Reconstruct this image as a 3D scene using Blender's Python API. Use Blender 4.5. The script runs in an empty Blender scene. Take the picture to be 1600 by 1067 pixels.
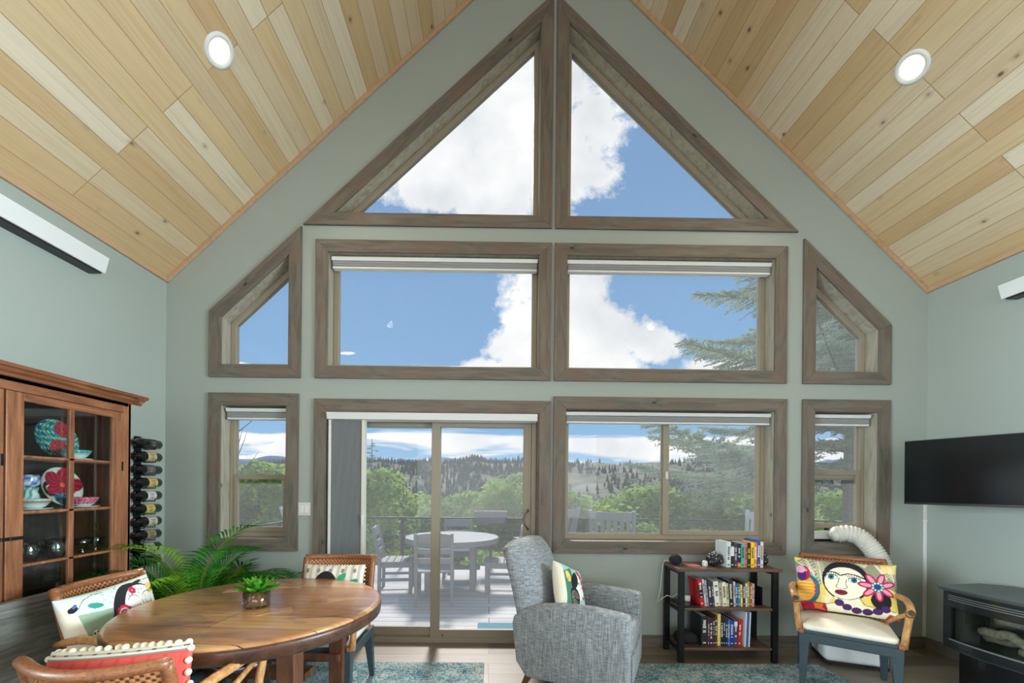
import bpy, bmesh, math, random
import numpy as np
from mathutils import Vector, Matrix, Euler
random.seed(7); PI = math.pi
C = bpy.context.scene.collection
SC = bpy.context.scene

# ------------------------------------------------------------------ camera
CAM = Vector((0, 0, 1.42))
YAW, ROLL = .01015, .0091
F_ = Vector((math.sin(YAW), math.cos(YAW), 0)); R_ = Vector((math.cos(YAW), -math.sin(YAW), 0)); U_ = Vector((0, 0, 1))
R2 = math.cos(ROLL)*R_ + math.sin(ROLL)*U_; U2 = -math.sin(ROLL)*R_ + math.cos(ROLL)*U_
cd = bpy.data.cameras.new('camera'); cam = bpy.data.objects.new('camera', cd); C.objects.link(cam)
M = Matrix.Identity(4)
for i in range(3):
    M[i][0] = R2[i]; M[i][1] = U2[i]; M[i][2] = -F_[i]; M[i][3] = CAM[i]
cam.matrix_world = M
cd.sensor_width = 36; cd.lens = 631.7/1600*36
cd.shift_x = (800-772.27)/1600; cd.shift_y = (759.95-533.5)/1600
cd.clip_start = .05; cd.clip_end = 20000
SC.camera = cam
SC.view_settings.view_transform = 'Standard'; SC.view_settings.look = 'None'
SC.view_settings.gamma = 1; SC.view_settings.use_curve_mapping = False
SC.view_settings.exposure = 0.0

def lin(r, g, b):
    f = lambda v: (v/255/12.92 if v/255 <= .04045 else ((v/255+.055)/1.055)**2.4)
    return (f(r), f(g), f(b), 1)

# ------------------------------------------------------------------ world: blue sky, one big broken cloud, low streaks
def build_world():
    w = bpy.data.worlds.new('sky'); SC.world = w; w.use_nodes = True
    nt = w.node_tree; nt.nodes.clear(); N = nt.nodes; L = nt.links
    def node(t, **k):
        n = N.new(t)
        for a, b in k.items(): setattr(n, a, b)
        return n
    def m(op, a, b=None, c=None, clamp=False):
        n = node('ShaderNodeMath', operation=op, use_clamp=clamp)
        for i, v in enumerate((a, b, c)):
            if v is None: continue
            if isinstance(v, (int, float)): n.inputs[i].default_value = v
            else: L.new(v, n.inputs[i])
        return n.outputs[0]
    tc = node('ShaderNodeTexCoord'); sp = node('ShaderNodeSeparateXYZ'); L.new(tc.outputs['Generated'], sp.inputs[0])
    dx, dy, dz = sp.outputs
    ay = m('MAXIMUM', m('ABSOLUTE', dy), .12)
    u = m('DIVIDE', dx, ay); v = m('DIVIDE', dz, ay)
    # big cloud: union of soft lobes
    lobes = [(-.04,.93,.27,.3),(-.02,.8,.2,.16),(.10,1.05,.24,.26),(-.15,.77,.16,.12),(.0,.70,.12,.12),(.16,.82,.16,.16),(.21,.90,.13,.12),(-.05,1.3,.5,.3),
             (.17,.46,.16,.19),(.27,.36,.15,.13),(.10,.33,.13,.09),(.38,.36,.10,.06),(-.02,.29,.08,.035),(.62,.29,.16,.05),(.75,.25,.2,.05),(-.62,.285,.05,.014),(-.355,.325,.02,.004)]
    best = None
    for (a, b, ra, rb) in lobes:
        q = m('ADD', m('POWER', m('ABSOLUTE', m('DIVIDE', m('SUBTRACT', u, a), ra)), 2), m('POWER', m('ABSOLUTE', m('DIVIDE', m('SUBTRACT', v, b), rb)), 2))
        q = m('SUBTRACT', 1, q)
        best = q if best is None else m('MAXIMUM', best, q)
    best = m('MAXIMUM', best, -1.2)
    cv = node('ShaderNodeCombineXYZ'); L.new(u, cv.inputs[0]); L.new(v, cv.inputs[1])
    n1 = node('ShaderNodeTexNoise'); n1.inputs['Scale'].default_value = 7; n1.inputs['Detail'].default_value = 9; n1.inputs['Roughness'].default_value = .68
    L.new(cv.outputs[0], n1.inputs['Vector'])
    dens = m('ADD', best, m('MULTIPLY', m('SUBTRACT', n1.outputs[0], .5), 3.4))
    d1 = node('ShaderNodeMapRange'); d1.inputs['From Min'].default_value = .0; d1.inputs['From Max'].default_value = .45; L.new(dens, d1.inputs[0])
    # low stratus streaks
    cv2 = node('ShaderNodeCombineXYZ'); L.new(m('MULTIPLY', u, 1.5), cv2.inputs[0]); L.new(m('MULTIPLY', v, 13), cv2.inputs[1]); cv2.inputs[2].default_value = 3.7
    n2 = node('ShaderNodeTexNoise'); n2.inputs['Scale'].default_value = 1.6; n2.inputs['Detail'].default_value = 8; n2.inputs['Roughness'].default_value = .55; n2.inputs['Distortion'].default_value = .5
    L.new(cv2.outputs[0], n2.inputs['Vector'])
    band = node('ShaderNodeMapRange'); band.inputs['From Min'].default_value = .17; band.inputs['From Max'].default_value = .12
    band.inputs['To Min'].default_value = -.5; band.inputs['To Max'].default_value = .06; L.new(v, band.inputs[0])
    d2 = node('ShaderNodeMapRange'); d2.inputs['From Min'].default_value = .46; d2.inputs['From Max'].default_value = .56
    L.new(m('ADD', n2.outputs[0], band.outputs[0]), d2.inputs[0])
    dd = m('MAXIMUM', d1.outputs[0], d2.outputs[0], clamp=True)
    # cloud tone
    n3 = node('ShaderNodeTexNoise'); n3.inputs['Scale'].default_value = 3.2; n3.inputs['Detail'].default_value = 5
    L.new(cv.outputs[0], n3.inputs['Vector'])
    cr = node('ShaderNodeValToRGB'); cr.color_ramp.elements[0].position = .33; cr.color_ramp.elements[0].color = (.66, .71, .76, 1)
    cr.color_ramp.elements[1].position = .55; cr.color_ramp.elements[1].color = (1.02, 1.02, 1.02, 1); L.new(n3.outputs[0], cr.inputs[0])
    sk = node('ShaderNodeValToRGB'); e = sk.color_ramp.elements
    e[0].position = 0; e[0].color = lin(160, 202, 232); e[1].position = .6; e[1].color = lin(98, 148, 200)
    e2 = e.new(.12); e2.color = lin(126, 180, 224); e3 = e.new(.3); e3.color = lin(114, 166, 215)
    L.new(dz, sk.inputs[0])
    mx = node('ShaderNodeMix', data_type='RGBA'); L.new(dd, mx.inputs['Factor']); L.new(sk.outputs[0], mx.inputs[6]); L.new(cr.outputs[0], mx.inputs[7])
    bg = node('ShaderNodeBackground'); L.new(mx.outputs[2], bg.inputs[0]); bg.inputs[1].default_value = 1.0
    out = node('ShaderNodeOutputWorld'); L.new(bg.outputs[0], out.inputs[0])
build_world()

sl = bpy.data.lights.new('sun', 'SUN'); sun = bpy.data.objects.new('sun', sl); C.objects.link(sun)
sl.energy = 3.4; sl.angle = math.radians(9); sl.color = (1, .95, .88)
sun.rotation_euler = Vector((-.06, 1, .83)).to_track_quat('Z', 'Y').to_euler()

# added fill lamps at the unseen back and side windows, to brighten the room
def area(name, loc, rot, sx, sy, e, col):
    a = bpy.data.lights.new(name, 'AREA'); a.shape = 'RECTANGLE'; a.size = sx; a.size_y = sy; a.energy = e; a.color = col
    o = bpy.data.objects.new(name, a); C.objects.link(o); o.location = loc; o.rotation_euler = rot
    return o
area('back_fill_lamp', (.53, -5.15, 1.75), (math.radians(90), 0, 0), 5.6, 2.6, 180, (.93, .97, 1))
area('left_fill_lamp', (-3.0, -.35, 1.65), (math.radians(90), 0, math.radians(-90)), 2.3, 1.4, 225, (.76, .92, 1)).data.spread = math.radians(84)
area('right_fill_lamp', (4.05, .5, 1.65), (math.radians(90), 0, math.radians(90)), 2.3, 1.4, 165, (.76, .92, 1)).data.spread = math.radians(84)

# ------------------------------------------------------------------ mesh helpers
class MB:
    def __init__(s): s.v = []; s.f = []; s.m = []
    def add(s, vs, fs, mi=0):
        o = len(s.v); s.v += [tuple(v) for v in vs]; s.f += [tuple(i+o for i in f) for f in fs]; s.m += [mi]*len(fs); return s
    def box(s, x0, x1, y0, y1, z0, z1, mi=0, T=None):
        vs = [Vector((x, y, z)) for x in (x0, x1) for y in (y0, y1) for z in (z0, z1)]
        if T: vs = [T @ v for v in vs]
        return s.add(vs, [(0,1,3,2),(4,6,7,5),(0,4,5,1),(2,3,7,6),(0,2,6,4),(1,5,7,3)], mi)
    def prism(s, pts, fn, a, b, mi=0):           # pts 2D outline, fn(p,q,t)->xyz
        n = len(pts); vs = [fn(p, q, a) for p, q in pts]+[fn(p, q, b) for p, q in pts]
        fs = [tuple(range(n)), tuple(range(2*n-1, n-1, -1))]+[(i, i+n, (i+1) % n+n, (i+1) % n) for i in range(n)]
        return s.add(vs, fs, mi)
    def tube(s, pts, r, n=8, mi=0, flat=1.0, caps=True):
        pts = [Vector(p) for p in pts]; rs = r if isinstance(r, (list, tuple)) else [r]*len(pts)
        vs = []; prev = None
        for i, p in enumerate(pts):
            t = (pts[min(i+1, len(pts)-1)]-pts[max(i-1, 0)])
            t = t.normalized() if t.length > 1e-9 else Vector((0, 0, 1))
            if prev is None:
                a = Vector((0, 0, 1)) if abs(t.z) < .9 else Vector((1, 0, 0)); x = t.cross(a).normalized()
            else: x = (prev-t*prev.dot(t)).normalized()
            prev = x; y = t.cross(x)
            for k in range(n):
                an = 2*PI*k/n; vs.append(p+rs[i]*(math.cos(an)*x+flat*math.sin(an)*y))
        fs = [(i*n+k, i*n+(k+1) % n, (i+1)*n+(k+1) % n, (i+1)*n+k) for i in range(len(pts)-1) for k in range(n)]
        if caps: fs += [tuple(range(n-1, -1, -1)), tuple((len(pts)-1)*n+k for k in range(n))]
        return s.add(vs, fs, mi)
    def lathe(s, prof, n=24, T=None, mi=0, cap=True):      # prof list of (r,z)
        vs = []; fs = []
        for r, z in prof:
            for k in range(n):
                v = Vector((r*math.cos(2*PI*k/n), r*math.sin(2*PI*k/n), z)); vs.append(T @ v if T else v)
        for i in range(len(prof)-1):
            for k in range(n): fs.append((i*n+k, i*n+(k+1) % n, (i+1)*n+(k+1) % n, (i+1)*n+k))
        if cap and prof[0][0] > 1e-4: fs.append(tuple(range(n-1, -1, -1)))
        if cap and prof[-1][0] > 1e-4: fs.append(tuple((len(prof)-1)*n+k for k in range(n)))
        return s.add(vs, fs, mi)
    def ball(s, c, r, n=10, sq=(1, 1, 1)):
        prof = [(max(r*math.sin(PI*i/n), 1e-5), -r*math.cos(PI*i/n)) for i in range(n+1)]
        return s.lathe(prof, n*2-4 if n > 5 else 8, Matrix.Translation(c) @ Matrix.Diagonal((sq[0], sq[1], sq[2], 1)))
    def build(s, name, mats, parent=None, smooth=False, bevel=0, T=None, seg=2, sub=0):
        me = bpy.data.meshes.new(name); me.from_pydata(s.v, [], s.f)
        if not isinstance(mats, (list, tuple)): mats = [mats]
        for m_ in mats: me.materials.append(m_)
        me.polygons.foreach_set('material_index', s.m)
        bm = bmesh.new(); bm.from_mesh(me)
        bmesh.ops.remove_doubles(bm, verts=bm.verts, dist=1e-6)
        bmesh.ops.recalc_face_normals(bm, faces=bm.faces); bm.to_mesh(me); bm.free()
        if smooth: me.polygons.foreach_set('use_smooth', [True]*len(me.polygons))
        o = bpy.data.objects.new(name, me); C.objects.link(o)
        if parent is not None: o.parent = parent
        if T is not None: o.matrix_local = T
        if bevel:
            b = o.modifiers.new('bevel', 'BEVEL'); b.width = bevel; b.segments = seg; b.limit_method = 'ANGLE'; b.angle_limit = math.radians(40)
            if seg > 2: me.polygons.foreach_set('use_smooth', [True]*len(me.polygons))
        if sub:
            b = o.modifiers.new('sub', 'SUBSURF'); b.levels = sub; b.render_levels = sub
        return o
def tag(o, label=None, cat=None, group=None, kind=None):
    if label: o['label'] = label
    if cat: o['category'] = cat
    if group: o['group'] = group
    if kind: o['kind'] = kind
    return o
def thing(name, loc=(0, 0, 0), rz=0, label=None, cat=None, group=None, kind=None):
    o = bpy.data.objects.new(name, None); C.objects.link(o); o.location = loc; o.rotation_euler = (0, 0, rz); o.empty_display_size = .1
    return tag(o, label, cat, group, kind)
def copy_tree(o, parent=None):
    c = o.copy(); C.objects.link(c)
    if parent is not None: c.parent = parent
    for ch in [x for x in bpy.data.objects if x.parent == o]: copy_tree(ch, c)
    return c
def box(name, x0, x1, y0, y1, z0, z1, m_, parent=None, bevel=0): return MB().box(x0, x1, y0, y1, z0, z1).build(name, m_, parent, bevel=bevel)

# ------------------------------------------------------------------ materials
def newmat(name):
    m_ = bpy.data.materials.new(name); m_.use_nodes = True; nt = m_.node_tree
    return m_, nt, nt.nodes['Principled BSDF']
def plain(name, col, rough=.6, metal=0, coat=0, spec=.5, bump=0, bscale=200, var=0, vscale=6, trans=0, ior=1.45):
    m_, nt, b = newmat(name); L = nt.links
    b.inputs['Base Color'].default_value = col; b.inputs['Roughness'].default_value = rough; b.inputs['Metallic'].default_value = metal
    b.inputs['Coat Weight'].default_value = coat; b.inputs['Specular IOR Level'].default_value = spec
    b.inputs['Transmission Weight'].default_value = trans; b.inputs['IOR'].default_value = ior
    tc = nt.nodes.new('ShaderNodeTexCoord')
    if var:
        n = nt.nodes.new('ShaderNodeTexNoise'); n.inputs['Scale'].default_value = vscale; n.inputs['Detail'].default_value = 4; L.new(tc.outputs['Object'], n.inputs['Vector'])
        mx = nt.nodes.new('ShaderNodeMix'); mx.data_type = 'RGBA'; L.new(n.outputs[0], mx.inputs['Factor'])
        mx.inputs[6].default_value = tuple(c*(1-var) for c in col[:3])+(1,); mx.inputs[7].default_value = tuple(min(1, c*(1+var)) for c in col[:3])+(1,)
        L.new(mx.outputs[2], b.inputs['Base Color'])
    if bump:
        n = nt.nodes.new('ShaderNodeTexNoise'); n.inputs['Scale'].default_value = bscale; n.inputs['Detail'].default_value = 3; L.new(tc.outputs['Object'], n.inputs['Vector'])
        bp = nt.nodes.new('ShaderNodeBump'); bp.inputs['Strength'].default_value = bump; bp.inputs['Distance'].default_value = .002
        L.new(n.outputs[0], bp.inputs['Height']); L.new(bp.outputs[0], b.inputs['Normal'])
    return m_
def ramp(nt, src, stops):
    r = nt.nodes.new('ShaderNodeValToRGB'); e = r.color_ramp.elements
    e[0].position, e[0].color = stops[0]; e[1].position, e[1].color = stops[-1]
    for p, c in stops[1:-1]:
        x = e.new(p); x.color = c
    nt.links.new(src, r.inputs[0]); return r.outputs[0]
def mixc(nt, fac, a, b, mode='MIX'):
    mx = nt.nodes.new('ShaderNodeMix'); mx.data_type = 'RGBA'; mx.blend_type = mode
    for i, v in ((0, fac), (6, a), (7, b)):
        if hasattr(v, 'links'): nt.links.new(v, mx.inputs[i])
        else: mx.inputs[i].default_value = v
    return mx.outputs[2]
def wood(name, cols, axis='X', scale=6, stretch=.08, rough=.5, knots=0, kscale=4, kcol=(.05,.035,.025,1), coat=0, coords='Object', patch=0, patchcol=None):
    m_, nt, b = newmat(name); L = nt.links
    tc = nt.nodes.new('ShaderNodeTexCoord'); mp = nt.nodes.new('ShaderNodeMapping'); L.new(tc.outputs[coords], mp.inputs[0])
    s = [scale]*3; s['XYZ'.index(axis)] = scale*stretch; mp.inputs['Scale'].default_value = s
    n = nt.nodes.new('ShaderNodeTexNoise'); n.inputs['Scale'].default_value = 4; n.inputs['Detail'].default_value = 7; n.inputs['Distortion'].default_value = .9; n.inputs['Roughness'].default_value = .6
    L.new(mp.outputs[0], n.inputs['Vector'])
    k = len(cols); col = ramp(nt, n.outputs[0], [(.3+.4*i/(k-1), c) for i, c in enumerate(cols)])
    if patch:
        n3 = nt.nodes.new('ShaderNodeTexNoise'); n3.inputs['Scale'].default_value = patch; n3.inputs['Detail'].default_value = 3; L.new(tc.outputs[coords], n3.inputs['Vector'])
        pf = ramp(nt, n3.outputs[0], [(.42, (0, 0, 0, 1)), (.62, (1, 1, 1, 1))]); col = mixc(nt, pf, col, mixc(nt, .6, col, patchcol))
    if knots:
        mp2 = nt.nodes.new('ShaderNodeMapping'); L.new(tc.outputs[coords], mp2.inputs[0]); s2 = [1, 1, 1]; s2['XYZ'.index(axis)] = .55; mp2.inputs['Scale'].default_value = s2
        vo = nt.nodes.new('ShaderNodeTexVoronoi'); vo.inputs['Scale'].default_value = kscale; L.new(mp2.outputs[0], vo.inputs['Vector'])
        kf = ramp(nt, vo.outputs['Distance'], [(knots*.5, (1, 1, 1, 1)), (knots*1.5, (0, 0, 0, 1))]); col = mixc(nt, kf, col, kcol)
    L.new(col, b.inputs['Base Color']); b.inputs['Roughness'].default_value = rough; b.inputs['Coat Weight'].default_value = coat; b.inputs['Coat Roughness'].default_value = .25
    bp = nt.nodes.new('ShaderNodeBump'); bp.inputs['Strength'].default_value = .15; bp.inputs['Distance'].default_value = .003; L.new(n.outputs[0], bp.inputs['Height']); L.new(bp.outputs[0], b.inputs['Normal'])
    return m_
def planks(name, along, across, width, length, stops, mortar=(.1,.07,.04,1), knots=.05, kscale=3.2, rough=.5, grain=.35, seam=.0025, squash=.37, blotch=None):
    m_, nt, b = newmat(name); L = nt.links
    tc = nt.nodes.new('ShaderNodeTexCoord'); sp = nt.nodes.new('ShaderNodeSeparateXYZ'); L.new(tc.outputs['Object'], sp.inputs[0])
    cb = nt.nodes.new('ShaderNodeCombineXYZ'); L.new(sp.outputs['XYZ'.index(along)], cb.inputs[0]); L.new(sp.outputs['XYZ'.index(across)], cb.inputs[1])
    br = nt.nodes.new('ShaderNodeTexBrick'); br.offset = squash; br.offset_frequency = 3; br.inputs['Scale'].default_value = 1
    br.inputs['Color1'].default_value = (0, 0, 0, 1); br.inputs['Color2'].default_value = (1, 1, 1, 1); br.inputs['Mortar'].default_value = (.5, .5, .5, 1)
    br.inputs['Brick Width'].default_value = length; br.inputs['Row Height'].default_value = width; br.inputs['Mortar Size'].default_value = seam; br.inputs['Mortar Smooth'].default_value = .3
    L.new(cb.outputs[0], br.inputs['Vector'])
    base = ramp(nt, br.outputs['Color'], stops)
    mp = nt.nodes.new('ShaderNodeMapping'); L.new(cb.outputs[0], mp.inputs[0]); mp.inputs['Scale'].default_value = (1.2, 22, 1)
    # shift the grain from board to board
    ad = nt.nodes.new('ShaderNodeVectorMath'); ad.operation = 'MULTIPLY_ADD'; L.new(br.outputs['Color'], ad.inputs[0]); ad.inputs[1].default_value = (37, 11, 5); L.new(mp.outputs[0], ad.inputs[2])
    n = nt.nodes.new('ShaderNodeTexNoise'); n.inputs['Scale'].default_value = 1.3; n.inputs['Detail'].default_value = 6; n.inputs['Distortion'].default_value = 1.2; L.new(ad.outputs[0], n.inputs['Vector'])
    g = ramp(nt, n.outputs[0], [(.3, (.62, .5, .4, 1)), (.55, (1, 1, 1, 1))]); col = mixc(nt, grain, base, g, 'MULTIPLY')
    if blotch:
        for sc_, c_, lo, hi, se in blotch:
            mb_ = nt.nodes.new('ShaderNodeMapping'); L.new(cb.outputs[0], mb_.inputs[0]); mb_.inputs['Scale'].default_value = (sc_*.45, sc_, 1); mb_.inputs['Location'].default_value = (se, se, se)
            nb = nt.nodes.new('ShaderNodeTexNoise'); nb.inputs['Scale'].default_value = 1; nb.inputs['Detail'].default_value = 5; nb.inputs['Distortion'].default_value = 1; L.new(mb_.outputs[0], nb.inputs['Vector'])
            col = mixc(nt, ramp(nt, nb.outputs[0], [(lo, (0, 0, 0, 1)), (hi, (.75, .75, .75, 1))]), col, c_)
    if knots:
        mp2 = nt.nodes.new('ShaderNodeMapping'); L.new(cb.outputs[0], mp2.inputs[0]); mp2.inputs['Scale'].default_value = (.7, 1, 1)
        vo = nt.nodes.new('ShaderNodeTexVoronoi'); vo.inputs['Scale'].default_value = kscale; L.new(mp2.outputs[0], vo.inputs['Vector'])
        kf = ramp(nt, vo.outputs['Distance'], [(knots*.6, (1, 1, 1, 1)), (knots*1.2, (.25, .25, .25, 1)), (knots*2.5, (0, 0, 0, 1))]); col = mixc(nt, kf, col, (.16, .09, .05, 1))
    col = mixc(nt, br.outputs['Fac'], col, mortar)
    L.new(col, b.inputs['Base Color']); b.inputs['Roughness'].default_value = rough
    bp = nt.nodes.new('ShaderNodeBump'); bp.invert = True; bp.inputs['Strength'].default_value = .5; bp.inputs['Distance'].default_value = .004; L.new(br.outputs['Fac'], bp.inputs['Height']); L.new(bp.outputs[0], b.inputs['Normal'])
    return m_
def glassmat(name, refl=.08, tint=(1, 1, 1, 1), rough=0.0, haze=0):
    m_ = bpy.data.materials.new(name); m_.use_nodes = True; nt = m_.node_tree; nt.nodes.clear()
    t = nt.nodes.new('ShaderNodeBsdfTransparent'); t.inputs[0].default_value = tint
    g = nt.nodes.new('ShaderNodeBsdfGlossy'); g.inputs['Roughness'].default_value = rough
    f = nt.nodes.new('ShaderNodeFresnel'); f.inputs[0].default_value = 1.18
    a = nt.nodes.new('ShaderNodeMath'); a.operation = 'MULTIPLY_ADD'; nt.links.new(f.outputs[0], a.inputs[0]); a.inputs[1].default_value = .8; a.inputs[2].default_value = refl; a.use_clamp = True
    src = t
    if haze:  # translucent share of dirty glass, set to veil the view in haze
        tl = nt.nodes.new('ShaderNodeBsdfTranslucent'); tl.inputs[0].default_value = (1, 1, 1, 1); src = nt.nodes.new('ShaderNodeMixShader'); src.inputs[0].default_value = haze
        nt.links.new(t.outputs[0], src.inputs[1]); nt.links.new(tl.outputs[0], src.inputs[2])
    mx = nt.nodes.new('ShaderNodeMixShader'); nt.links.new(a.outputs[0], mx.inputs[0]); nt.links.new(src.outputs[0], mx.inputs[1]); nt.links.new(g.outputs[0], mx.inputs[2])
    o = nt.nodes.new('ShaderNodeOutputMaterial'); nt.links.new(mx.outputs[0], o.inputs[0]); return m_
def leafmat(name, c1, c2, tr=.45, scale=3):
    m_ = bpy.data.materials.new(name); m_.use_nodes = True; nt = m_.node_tree; nt.nodes.clear()
    tc = nt.nodes.new('ShaderNodeTexCoord'); n = nt.nodes.new('ShaderNodeTexNoise'); n.inputs['Scale'].default_value = scale; nt.links.new(tc.outputs['Object'], n.inputs['Vector'])
    col = ramp(nt, n.outputs[0], [(.35, c1), (.65, c2)])
    d = nt.nodes.new('ShaderNodeBsdfDiffuse'); t = nt.nodes.new('ShaderNodeBsdfTranslucent'); nt.links.new(col, d.inputs[0]); nt.links.new(col, t.inputs[0])
    mx = nt.nodes.new('ShaderNodeMixShader'); mx.inputs[0].default_value = tr; nt.links.new(d.outputs[0], mx.inputs[1]); nt.links.new(t.outputs[0], mx.inputs[2])
    o = nt.nodes.new('ShaderNodeOutputMaterial'); nt.links.new(mx.outputs[0], o.inputs[0]); return m_
def emit(name, col, s):
    m_, nt, b = newmat(name); b.inputs['Base Color'].default_value = col; b.inputs['Emission Color'].default_value = col; b.inputs['Emission Strength'].default_value = s; return m_
def painted(name, rough=.8, weave=0, coat=0):    # colour comes from the printed pattern stored on the mesh
    m_, nt, b = newmat(name); a = nt.nodes.new('ShaderNodeAttribute'); a.attribute_name = 'print'; nt.links.new(a.outputs['Color'], b.inputs['Base Color'])
    b.inputs['Roughness'].default_value = rough; b.inputs['Coat Weight'].default_value = coat
    if weave:
        tc = nt.nodes.new('ShaderNodeTexCoord'); n = nt.nodes.new('ShaderNodeTexNoise'); n.inputs['Scale'].default_value = weave; nt.links.new(tc.outputs['Object'], n.inputs['Vector'])
        bp = nt.nodes.new('ShaderNodeBump'); bp.inputs['Strength'].default_value = .3; bp.inputs['Distance'].default_value = .002; nt.links.new(n.outputs[0], bp.inputs['Height']); nt.links.new(bp.outputs[0], b.inputs['Normal'])
    return m_
def cane(name, c1, c2, sc=90):
    m_, nt, b = newmat(name); L = nt.links
    tc = nt.nodes.new('ShaderNodeTexCoord'); sp = nt.nodes.new('ShaderNodeSeparateXYZ'); L.new(tc.outputs['Object'], sp.inputs[0])
    def w(ax, ph):
        x = nt.nodes.new('ShaderNodeMath'); x.operation = 'MULTIPLY'; L.new(sp.outputs[ax], x.inputs[0]); x.inputs[1].default_value = sc*2
        y = nt.nodes.new('ShaderNodeMath'); y.operation = 'SINE'; L.new(x.outputs[0], y.inputs[0]); return y.outputs[0]
    p = nt.nodes.new('ShaderNodeMath'); p.operation = 'MULTIPLY'; L.new(w(0, 0), p.inputs[0]); L.new(w(2, 0), p.inputs[1])
    q = nt.nodes.new('ShaderNodeMath'); q.operation = 'MULTIPLY_ADD'; L.new(p.outputs[0], q.inputs[0]); q.inputs[1].default_value = .5; q.inputs[2].default_value = .5
    L.new(ramp(nt, q.outputs[0], [(.25, c1), (.6, c2)]), b.inputs['Base Color']); b.inputs['Roughness'].default_value = .5
    bp = nt.nodes.new('ShaderNodeBump'); bp.inputs['Strength'].default_value = .7; bp.inputs['Distance'].default_value = .004; L.new(q.outputs[0], bp.inputs['Height']); L.new(bp.outputs[0], b.inputs['Normal'])
    return m_
def tweed(name, c1, c2, c3):
    m_, nt, b = newmat(name); L = nt.links; tc = nt.nodes.new('ShaderNodeTexCoord')
    outs = []
    for s in ((18, 18, 260), (260, 260, 14)):
        mp = nt.nodes.new('ShaderNodeMapping'); mp.inputs['Scale'].default_value = s; L.new(tc.outputs['Object'], mp.inputs[0])
        n = nt.nodes.new('ShaderNodeTexNoise'); n.inputs['Scale'].default_value = 1; n.inputs['Detail'].default_value = 3; L.new(mp.outputs[0], n.inputs['Vector']); outs.append(n.outputs[0])
    a = nt.nodes.new('ShaderNodeMath'); a.operation = 'ADD'; L.new(outs[0], a.inputs[0]); L.new(outs[1], a.inputs[1])
    h = nt.nodes.new('ShaderNodeMath'); h.operation = 'MULTIPLY'; L.new(a.outputs[0], h.inputs[0]); h.inputs[1].default_value = .5
    L.new(ramp(nt, h.outputs[0], [(.38, c1), (.5, c2), (.62, c3)]), b.inputs['Base Color']); b.inputs['Roughness'].default_value = .95; b.inputs['Sheen Weight'].default_value = .2
    bp = nt.nodes.new('ShaderNodeBump'); bp.inputs['Strength'].default_value = .4; bp.inputs['Distance'].default_value = .002; L.new(h.outputs[0], bp.inputs['Height']); L.new(bp.outputs[0], b.inputs['Normal'])
    return m_
def rugmat(name):
    m_, nt, b = newmat(name); L = nt.links; tc = nt.nodes.new('ShaderNodeTexCoord')
    n1 = nt.nodes.new('ShaderNodeTexNoise'); n1.inputs['Scale'].default_value = 7; n1.inputs['Detail'].default_value = 4; L.new(tc.outputs['Object'], n1.inputs['Vector'])
    n2 = nt.nodes.new('ShaderNodeTexNoise'); n2.inputs['Scale'].default_value = 70; n2.inputs['Detail'].default_value = 4; n2.inputs['Roughness'].default_value = .8; L.new(tc.outputs['Object'], n2.inputs['Vector'])
    a = nt.nodes.new('ShaderNodeMath'); a.operation = 'MULTIPLY_ADD'; L.new(n1.outputs[0], a.inputs[0]); a.inputs[1].default_value = .35; L.new(n2.outputs[0], a.inputs[2])
    L.new(ramp(nt, a.outputs[0], [(.5, lin(28, 62, 82)), (.62, lin(70, 118, 132)), (.7, lin(150, 172, 172)), (.8, lin(196, 200, 192))]), b.inputs['Base Color']); b.inputs['Roughness'].default_value = 1
    return m_

m_wall = plain('sage_wall_paint', lin(162, 170, 163), .6, bump=.25, bscale=350, var=.02, vscale=2)
m_ceil = planks('whitewashed_pine_boards', 'Y', 'X', .135, 2.7, [(0, lin(196, 166, 124)), (.35, lin(212, 186, 144)), (.6, lin(206, 184, 150)), (.8, lin(216, 198, 168)), (1, lin(226, 214, 192))], mortar=lin(164, 132, 94), knots=.06, kscale=5.2, grain=.28)
m_floor = planks('grey_oak_planks', 'X', 'Y', .18, 1.25, [(0, lin(112, 100, 86)), (.5, lin(134, 122, 108)), (1, lin(152, 142, 128))], mortar=lin(60, 54, 48), knots=0, rough=.38, grain=.5, seam=.0015)
TRIM = [lin(84, 80, 72), lin(100, 95, 86), lin(114, 107, 96), lin(124, 113, 100)]
m_trim = wood('stained_knotty_trim', TRIM, 'X', 5, .12, .6, knots=.06, kscale=5.5, kcol=lin(44, 38, 34), patch=4, patchcol=lin(116, 96, 84))
m_jamb = wood('daylit_jamb', [lin(140, 136, 122), lin(165, 160, 143), lin(180, 175, 158)], 'Z', 5, .15, .6, knots=.05, kscale=4, kcol=lin(80, 72, 62))  # trim wood lightened, daylight on the reveals put into the colour
m_vinyl = plain('taupe_window_vinyl', lin(152, 142, 124), .4)
m_white = plain('white_vinyl', lin(225, 226, 224), .4)
m_offw = plain('warm_white_plastic', lin(215, 213, 203), .45)
m_shade = plain('grey_shade_fabric', lin(150, 152, 152), .85)
m_glass = glassmat('window_glass', .006, haze=.06)
m_cabglass = glassmat('old_cabinet_glass', .03, (.9, .95, .95, 1), .02)
m_pinetrim = wood('pine_edge_trim', [lin(172, 136, 106), lin(192, 160, 128), lin(182, 146, 114)], 'Y', 6, .1, .5)
m_black = plain('black_metal', lin(24, 25, 27), .4, .3)
m_blackpl = plain('black_plastic', lin(20, 20, 22), .35)
m_cherry = wood('cherry_cabinet_wood', [lin(100, 60, 38), lin(138, 88, 58), lin(168, 114, 78)], 'Z', 6, .1, .42, coat=.15)
m_cherryY = wood('cherry_cabinet_rail', [lin(94, 54, 34), lin(130, 80, 52), lin(160, 106, 72)], 'Y', 6, .1, .42, coat=.15)
m_darkwood = wood('dark_cabinet_inside', [lin(30, 22, 18), lin(48, 34, 26), lin(60, 44, 34)], 'Z', 5, .1, .7)
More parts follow.
